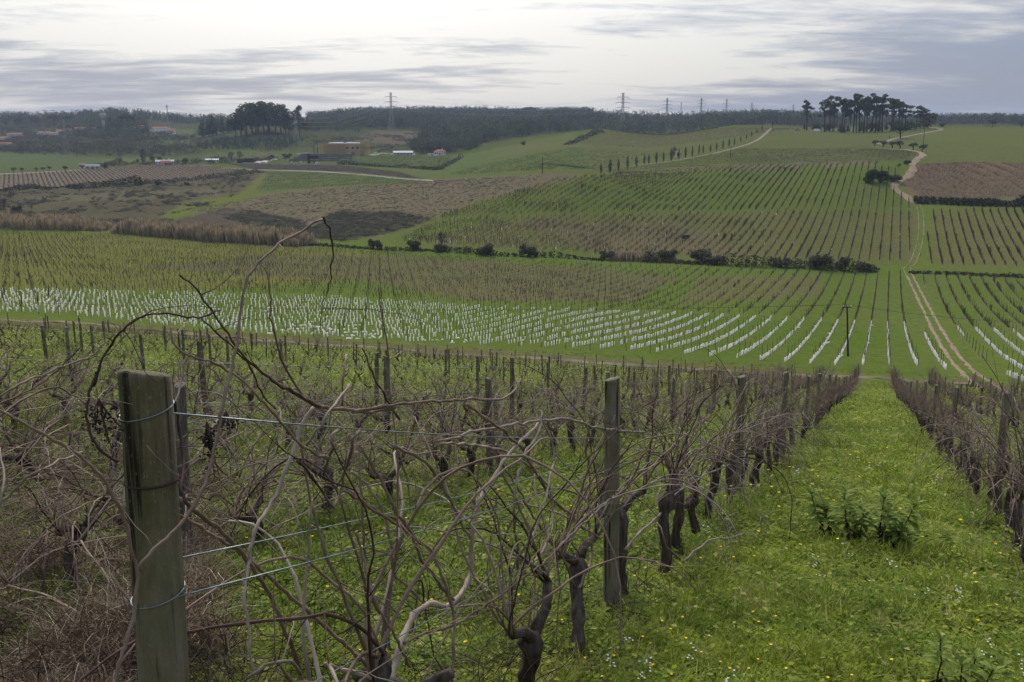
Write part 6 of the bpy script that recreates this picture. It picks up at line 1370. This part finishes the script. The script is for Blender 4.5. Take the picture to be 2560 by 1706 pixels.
def house(P, w_, d_, h, roof_h, name, label, m=M_white, mr=M_roof, wins=3, chim=True, rz=0.0, group=None, hip=False, cat='house'):
    e = empty(name, P, face_rot(P) + rz); b_ = MB(); b_.box((0, 0, -.6), (w_, d_, h + .6)); b_.build('wall', m, e)
    r = MB(); o_ = .35; x0, y0 = w_ / 2 + o_, d_ / 2 + o_; k = x0 - (y0 if hip else 0) * .8 if hip else x0
    V = [(-x0, -y0, h), (x0, -y0, h), (x0, y0, h), (-x0, y0, h), (-k, 0, h + roof_h), (k, 0, h + roof_h), (-x0, -y0, h - .15), (x0, -y0, h - .15), (x0, y0, h - .15), (-x0, y0, h - .15)]
    r.add(V, [(0, 1, 5, 4), (2, 3, 4, 5), (1, 2, 5), (3, 0, 4), (6, 7, 1, 0), (7, 8, 2, 1), (8, 9, 3, 2), (9, 6, 0, 3), (9, 8, 7, 6)]); ro = r.build('roof', mr, e)
    if chim: c_ = MB(); c_.box((w_ * .22, d_ * .15, h + roof_h * .4), (.7, .7, roof_h * .6 + 1.0)); c_.build('chimney', m, ro)
    for i in range(wins):
        x = -w_ / 2 + w_ * (i + .5) / wins; q = MB()
        if i == wins // 2: q.box((x, -d_ / 2 - .02, 0), (1.1, .1, 2.1)); q.build('door', M_dark, e)
        else: q.box((x, -d_ / 2 - .02, h * .38), (1.1, .1, 1.2)); q.build('window', M_dark, e)
    return tag(e, label, cat, group)
# winery: oval drum behind vertical slats
P = px1(862, 388); mm = mpp(P); e = empty('winery', P, face_rot(P)); A_, B_, Hh = 18.5, 11, 30 * mm
def oval(a, b_, k=40): t_ = np.arange(k) * 2 * pi / k; return np.stack([a * np.cos(t_), b_ * np.sin(t_)], 1)
def prism(mb, xy, z0, z1):
    k = len(xy); V = np.concatenate([np.column_stack([xy, np.full(k, z0)]), np.column_stack([xy, np.full(k, z1)])]); return mb.add(V, [(i, (i + 1) % k, k + (i + 1) % k, k + i) for i in range(k)] + [tuple(range(k, 2 * k)), tuple(range(k))[::-1]])
prism(MB(), oval(A_ - .6, B_ - .6), -2, Hh * .93).build('wall', M_tan2, e); ro = prism(MB(), oval(A_ - 4, B_ - 3), Hh * .935, Hh * 1.03).build('roof', M_white, e)
c_ = MB(); c_.box((.5, -3, Hh * 1.03), (2.6, 2.6, 3.0)); c_.build('chimney', M_stone, ro); sm = MB().box((0, 0, 0), (.55, .5, Hh)).mesh('slat', M_tan)
for i, (x, y) in enumerate(oval(A_, B_, 72)):
    o = obj('slat', sm, e); o.location = (x, y, -.5 + .3 * (i % 3)); o.rotation_euler = (0, 0, math.atan2(y, x))
for s_ in (-1, 1):
    for i in range(5): o = obj('column', sm, e); o.location = (s_ * (A_ + 1.2 + i * .95), -3 + i * 1.6, -.5)
fb = MB(); fb.box((7.5, -B_ + .5, -2), (13.5, 3, Hh * .9 + 2)); fb.build('front_wall', M_tan2, e)
for x in (2.5, 7.5, 11.8): w_ = MB(); w_.box((x, -B_ - 1.05, Hh * .52), (1.9, .15, 1.9)); w_.build('window', M_dark, e)
w_ = MB(); w_.box((7.5, -B_ - 1.05, 0), (2.6, .15, 2.8)); w_.build('door', M_dark, e)
tag(e, 'modern oval winery clad in tan vertical slats with a white roof', 'building')
# terraces in front of the winery
for i, (u0, u1, v_, hpx, lb) in enumerate(((724, 890, 405, 6.5, 'lowest dark stone terrace wall below the winery'), (735, 878, 400, 6.0, 'second dark stone terrace wall below the winery'), (748, 880, 395, 6.0, 'third dark stone terrace wall below the winery'), (752, 884, 390, 5.5, 'top stone terrace wall with pale edge below the winery'))):
    A0, A1 = px1(u0, v_), px1(u1, v_); d_ = A1 - A0; h = hpx * mpp(A0); e = empty('terrace_wall', A0, math.atan2(d_.y, d_.x)); ln = d_.length
    nb = 16
    for j in range(nb): q = MB(); q.box((ln * (j + .5) / nb, .4 + .12 * ((j * 7) % 3), -1.0), (ln / nb - .12, 1.6, h + 1.0 + .15 * ((j * 5) % 3))); q.build('stone_panel', M_stone, e)
    c_ = MB(); c_.box((ln / 2, .5, h + .32), (ln, 1.3, .25)); c_.build('coping', M_conc if i == 3 else M_stone, e); tag(e, lb, 'wall')
P = px1(796, 407); mm = mpp(P); e = empty('steel_frame', P, face_rot(P))
for (x0, x1, y0, y1) in ((770, 795, 615, 692), (826, 833, 655, 692)): q = MB(); q.box(((x0 + x1) / 2 / 3.676 * mm - 236 * mm, 0, -.5), ((x1 - x0) / 3.676 * mm, 1.5, (692 - y0) / 3.676 * mm + .5)); q.build('pillar', M_steel, e)
q = MB(); q.box((822 / 3.676 * mm - 236 * mm, 0, (692 - 655) / 3.676 * mm), (100 / 3.676 * mm, 1.2, 28 / 3.676 * mm)); q.build('beam_box', M_steel, e); tag(e, 'dark rusty steel portal in front of the stone terraces', 'structure')
for x in (827, 861, 895):
    P = px1(*q2(x, 612)); mm = mpp(P); q = MB(); h = 66 / 3.676 * mm; q.tube([(0, 0, -1), (0, 0, h * .5), (0, 0, h)], [.38, .34, .3], 8); q.box((0, 0, h), (.9, .9, .35)); o = q.build('dark_post', M_steel, None); o.location = P; tag(o, 'tall dark post left of the winery', 'post', 'dark posts left of the winery')
for (x, y, w_, h, lb) in ((622, 688, 5, 3, 'small rounded white tank at the foot of the terraces'), (711, 692, 6, 4, 'white cube container at the foot of the terraces'), (861, 697, 11, 3.5, 'long low white container under the steel portal')):
    P = px1(*q2(x, y)); mm = mpp(P); e = empty('container', P, face_rot(P)); q = MB(); q.box((0, 0, -.2), (w_ * mm, 2.4, h * mm + .2)); q.build('body', M_white, e); q = MB(); q.box((0, 0, h * mm), (w_ * mm + .2, 2.6, .15)); q.build('lid', M_conc, e)
    q = MB(); q.box((w_ * mm * .2, -1.24, .2), (.9, .1, h * mm * .7)); q.build('door', M_grey, e); tag(e, lb, 'container')
A0, A1 = px1(*q2(120, 688)), px1(*q2(335, 672)); d_ = A1 - A0; e = empty('dark_fence', A0, math.atan2(d_.y, d_.x)); pm = MB().box((0, 0, -.5), (d_.length / 18 * .92, .3, 3.4)).mesh('panel', M_steel)
for i in range(18): o = obj('panel', pm, e); o.location = (d_.length * (i + .5) / 18, 0, (d_.z) * (i + .5) / 18)
tag(e, 'dark steel fence slanting left of the winery terraces', 'fence')
dr = pl(q2(300, 690), q2(400, 668), q2(480, 655)); strip('driveway', 'pale concrete ramp rising to the winery', dr, 7, M_conc, 2, 0, .3, .02, 31)
yd = pl(q2(690, 604), q2(900, 611), q2(1100, 613), q2(1300, 610), q2(1560, 610), q2(1760, 612)); strip('driveway', 'pale gravel yard in front of the winery', yd, 9, M_drive, 3, 0, .35, .02, 32)
house(px1(*q2(1983, 618)), 28 * .385, 8, 3.4, 2.0, 'white_house', 'white house with terracotta hip roof right of the winery', hip=True, wins=5)
P = px1(*q2(1902, 622)); e = empty('white_annex', P, face_rot(P)); q = MB(); q.box((0, 0, -.4), (6, 4, 2.2)); q.build('wall', M_white, e); q = MB(); q.box((0, 0, 1.8), (6.3, 4.3, .2)); q.build('roof', M_conc, e); q = MB(); q.box((1, -2.03, 0), (1, .1, 1.6)); q.build('door', M_dark, e); tag(e, 'low flat white annex left of the white house', 'shed')
for (x, w_, lb) in ((1600, 9, 'left pale tent-like shed between winery and white house'), (1645, 12, 'middle white open shed between winery and white house'), (1692, 9, 'right pale tent-like shed between winery and white house')): house(px1(*q2(x, 614)), w_, 6, 2.0, 1.6, 'white_shed', lb, M_conc, M_white, 3, False, cat='shed')
P = px1(*q3(1817, 627)); house(P, 11 * mpp(P), 3, 2.2, .9, 'white_hut', 'little white hut with orange roof beside the tallest cypress', wins=1, chim=False, cat='hut')
P = px1(*q1(1515, 668)); house(P, 43 * mpp(P), 9, 2.6, 1.2, 'farmhouse', 'long white farmhouse with pale roof in the valley', M_white, M_conc, 7, True); P = P + Vector((3.0, -7.0, 0)); P.z = gz(P.x, P.y)
house(P, 7, 6, 1.6, 2.0, 'farm_barn', 'orange-roofed low barn in front of the white farmhouse', M_conc, M_roof, 1, False, cat='barn')
P = px1(*q1(1950, 648)); house(P, 31 * mpp(P), 6, 2.2, .9, 'polytunnel', 'long low white polytunnel left of the dark fence', M_white, M_white, 5, False, cat='polytunnel')
P = px1(*q1(850, 708)); house(P, 33 * mpp(P), 9, 2.0, 1.6, 'grey_barn', 'low barn with broad grey roof by the squat palm', M_conc, M_grey, 3, False, cat='barn')
P = px1(*q1(755, 700)); house(P, 12 * mpp(P), 6, 2.6, 1.0, 'small_house', 'small white house left of the grey barn', M_white, M_roof, 3, False)
# village on the skyline
for (x, y, w_, d0, lb) in ((25,318,14,1500,'cream house low on the left of the village'),(135,300,20,1600,'white gabled house at the left of the village'),(400,298,18,1620,'pale low house left of the village centre'),(480,300,14,1610,'pinkish house in the middle of the village'),(560,298,14,1640,'whitish house in the middle of the village'),(640,292,22,1650,'white long house on the village ridge'),(780,288,30,1640,'long red-roofed building below the village skyline'),(1275,285,14,1560,'red-roofed white house beneath the palms'),(1470,285,26,1530,'large house with low red roof beside the mast'),(1572,335,10,1480,'small white house below the mast'),(30,388,14,1300,'red-roofed house on the slope below the village')):
    u, v = q1(x, y); P = at_dist(u, d0); zt = ray_at(u, q1(0, y - 22)[1], P.y)[2]; hh = max(3.0, min(5.5, zt - P.z)); house(P, w_, 9, hh, 2.2, 'village_house', lb, M_white, M_roof, 5, False, G9.normal() * .25)
# water tower
P = at_dist(260, 1600); zt = ray_at(260, 283, P.y)[2]; h = max(16, zt - P.z); e = empty('water_tower', P, face_rot(P)); q = MB(); q.tube([(0, 0, -1), (0, 0, h * .45), (0, 0, h * .72)], [2.2, 1.8, 2.0], 10); q.build('stem', M_conc, e, True)
q = MB(); q.tube([(0, 0, h * .62), (0, 0, h * .76), (0, 0, h * .80), (0, 0, h * .97), (0, 0, h)], [2.2, 4.0, 4.6, 4.6, 4.0], 14); q.build('tank', M_conc, e, True); q = MB(); q.tube([(0, 0, h), (0, 0, h + 2)], [.15, .1], 5); q.build('antenna', M_pylon, e); tag(e, 'pale concrete water tower on the village skyline', 'water tower')
def mast(u, vtop, d0, r, label):
    P = at_dist(u, d0); h = ray_at(u, vtop, P.y)[2] - P.z; e = empty('antenna_mast', P); q = MB(); q.tube([(0, 0, -1), (0, 0, h * .5), (0, 0, h)], [r, r * .7, r * .45], 6); q.build('pole', M_pylon, e)
    for a in range(3): q = MB(); q.box((r * 1.4 * cos(a * 2.1), r * 1.4 * sin(a * 2.1), h * .9), (.6, .4, h * .07)); q.build('antenna_panel', M_white, e)
    tag(e, label, 'mast')
mast(421, 262, 1500, .9, 'tall slim antenna mast beside the village house'); mast(1517, 271, 1650, .6, 'short antenna mast poking above the central forest'); mast(1701, 256, 1750, .8, 'slim antenna mast between the skyline pylons')
# lattice pylons
def pylon(P, h, bar, label, rz, light=False):
    e = empty('pylon', P, rz); mb = MB(); b0, b1 = h * .085, h * .018; zs = np.linspace(0, h, 11)
    wd = np.interp(zs, [0, h * .55, h], [b0, h * .026, b1])
    for sx_, sy_ in ((-1, -1), (1, -1), (1, 1), (-1, 1)):
        for i in range(10): mb.bar((sx_ * wd[i], sy_ * wd[i], zs[i] - (1 if i == 0 else 0)), (sx_ * wd[i + 1], sy_ * wd[i + 1], zs[i + 1]), bar)
    for i in range(10):
        for (ax, ay, bx_, by_) in ((-1, -1, 1, -1), (1, -1, 1, 1), (1, 1, -1, 1), (-1, 1, -1, -1)):
            mb.bar((ax * wd[i], ay * wd[i], zs[i]), (bx_ * wd[i + 1], by_ * wd[i + 1], zs[i + 1]), bar * .6); mb.bar((bx_ * wd[i], by_ * wd[i], zs[i]), (ax * wd[i + 1], ay * wd[i + 1], zs[i + 1]), bar * .6)
    mb.build('tower', M_pylon, e); tips = []
    for z, ln in ((h * .62, h * .20), (h * .75, h * .20), (h * .89, h * .17)):
        ab = MB()
        for s_ in (-1, 1):
            ab.bar((0, -h * .02, z), (s_ * ln, 0, z), bar); ab.bar((0, h * .02, z), (s_ * ln, 0, z), bar); ab.bar((0, 0, z + h * .028), (s_ * ln, 0, z), bar * .8)
            for q in (.35, .65): ab.bar((s_ * ln * q, 0, z), (s_ * ln * q, 0, z + h * .028 * (1 - q)), bar * .6)
        arm = ab.build('crossarm', M_pylon, e)
        for s_ in (-1, 1): ib = MB(); ib.tube([(s_ * ln, 0, z), (s_ * ln, 0, z - h * .035)], [bar * .6, bar * .6], 5); ib.build('insulator', M_white if light else M_pylon, arm); tips.append((s_ * ln, 0, z - h * .035))
    ab = MB(); ab.bar((-h * .06, 0, h), (h * .06, 0, h), bar); ab.build('top_bar', M_pylon, e); tag(e, label, 'pylon')
    c_, s_ = cos(rz), sin(rz); return [np.array([P[0] + x * c_ - y * s_, P[1] + x * s_ + y * c_, P[2] + z]) for x, y, z in tips]
PY = []
for (u, vb, vt, d0, bar, lb, lt) in ((167, 390, 300, None, .13, 'faint lattice pylon with white insulators on the left slope', True), (741, 359, 284, None, .14, 'faint grey lattice pylon in front of the eucalyptus knoll', True), (979, 326, 232, None, .36, 'tall lattice pylon rising over the central forest', False), (1556, 0, 233, 1500, .42, 'largest skyline pylon right of the centre', False), (1666, 0, 246, 1750, .42, 'skyline pylon second after the largest one', False), (1751, 0, 246, 2050, .45, 'skyline pylon third after the largest one', False), (1814, 0, 248, 2400, .45, 'skyline pylon fourth after the largest one', False), (1877, 0, 257, 2800, .5, 'small skyline pylon near the ridge grove', False), (1980, 0, 262, 3200, .5, 'tiniest skyline pylon beside the ridge grove', False)):
    P = px1(u, vb) if d0 is None else at_dist(u, d0); h = ray_at(u, vt, P.y)[2] - P.z; PY.append(pylon(P, h, bar, lb, face_rot(P) + .35, lt))
for a, b_ in zip(PY[1:-1], PY[2:]):
    for p, q in zip(a, b_): cable(p, q, np.linalg.norm(q - p) * .028, .05, 'faint high-voltage line slung between skyline pylons', 'high-voltage lines', 'power_line', M_pylon)
# vehicles
def car(P, ln, label, rz, m=M_car, van=False, group=None, name='parked_car', cat='car'):
    e = empty(name, P, rz); w_, h = ln * .4, ln * (.34 if not van else .42); b_ = MB(); b_.box((0, 0, .28), (ln, w_, h * .42), taper=.96); b_.build('body', m, e)
    c_ = MB(); c_.box((-ln * .04 if not van else -ln * .08, 0, .28 + h * .42), (ln * (.56 if not van else .80), w_ * .92, h * .46), taper=.78 if not van else .93); cb = c_.build('cabin', m, e)
    g_ = MB(); g_.box((-ln * .04 if not van else ln * .22, 0, .28 + h * .47), (ln * (.52 if not van else .14), w_ * .94, h * .26), taper=.86); g_.build('window', M_glass, cb)
    for sx_ in (-.32, .32):
        for sy_ in (-1, 1): t_ = MB(); t_.tube([(ln * sx_, sy_ * w_ * .46 - .1, .32), (ln * sx_, sy_ * w_ * .46 + .1, .32)], .32, 10); t_.build('wheel', M_tyre, e, True)
    return tag(e, label, cat, group)
for (x, y, ln, van, lb) in ((1000,606,4.8,True,'white van parked left in front of the winery'),(1105,606,5.2,True,'white van parked at the middle of the winery front'),(1160,615,4.3,False,'white car parked on the yard edge before the winery'),(1192,615,4.2,False,'pale car parked right beside the white one on the yard'),(1275,608,5,False,'white car parked under the right slats of the winery'),(1388,608,4.6,False,'white car parked alone right of the winery')):
    P = px1(*q2(x, y)); car(P, ln, lb, face_rot(P) + G9.normal() * .15, van=van, name='parked_van' if van else 'parked_car', cat='van' if van else 'car')
P = at_dist(q4(665, 0)[0], 872); car(P, 5.6, 'white van parked under the ridge pines', face_rot(P), van=True, name='parked_van', cat='van')
P = at_dist(q4(500, 0)[0], 868); car(P, 4.4, 'grey pickup on the ridge left of the white van', face_rot(P) + .3, M_grey, name='pickup', cat='pickup'); P = at_dist(q4(1452, 0)[0], 868); car(P, 4.2, 'yellowish-green tractor parked on the ridge track', face_rot(P), mat('tractor_paint', (.22, .24, .08), .5, scale=2), True, None, 'tractor', 'tractor')
P = px1(*q1(1665, 668)); car(P, 4.4, 'white car parked right of the white farmhouse', face_rot(P))

# ------------------------------------------------------------------ haze
hz = MB(); S2 = 4700; hz.box((0, 0, float(GZ.min()) - 1.2), (2 * S2, 2 * S2, 64 - float(GZ.min()) + 1.2)); HM, t, o_ = mat_new('haze_air'); pv = t.nodes.new('ShaderNodeVolumePrincipled')
pv.inputs['Color'].default_value = (.66, .80, 1.0, 1); pv.inputs['Density'].default_value = .00009; pv.inputs['Anisotropy'].default_value = 0.0; L(t, pv.outputs[0], o_.inputs['Volume'])
ho = hz.build('haze', HM); tag(ho, 'thin blue-grey haze filling the whole valley', 'haze', None, 'stuff')
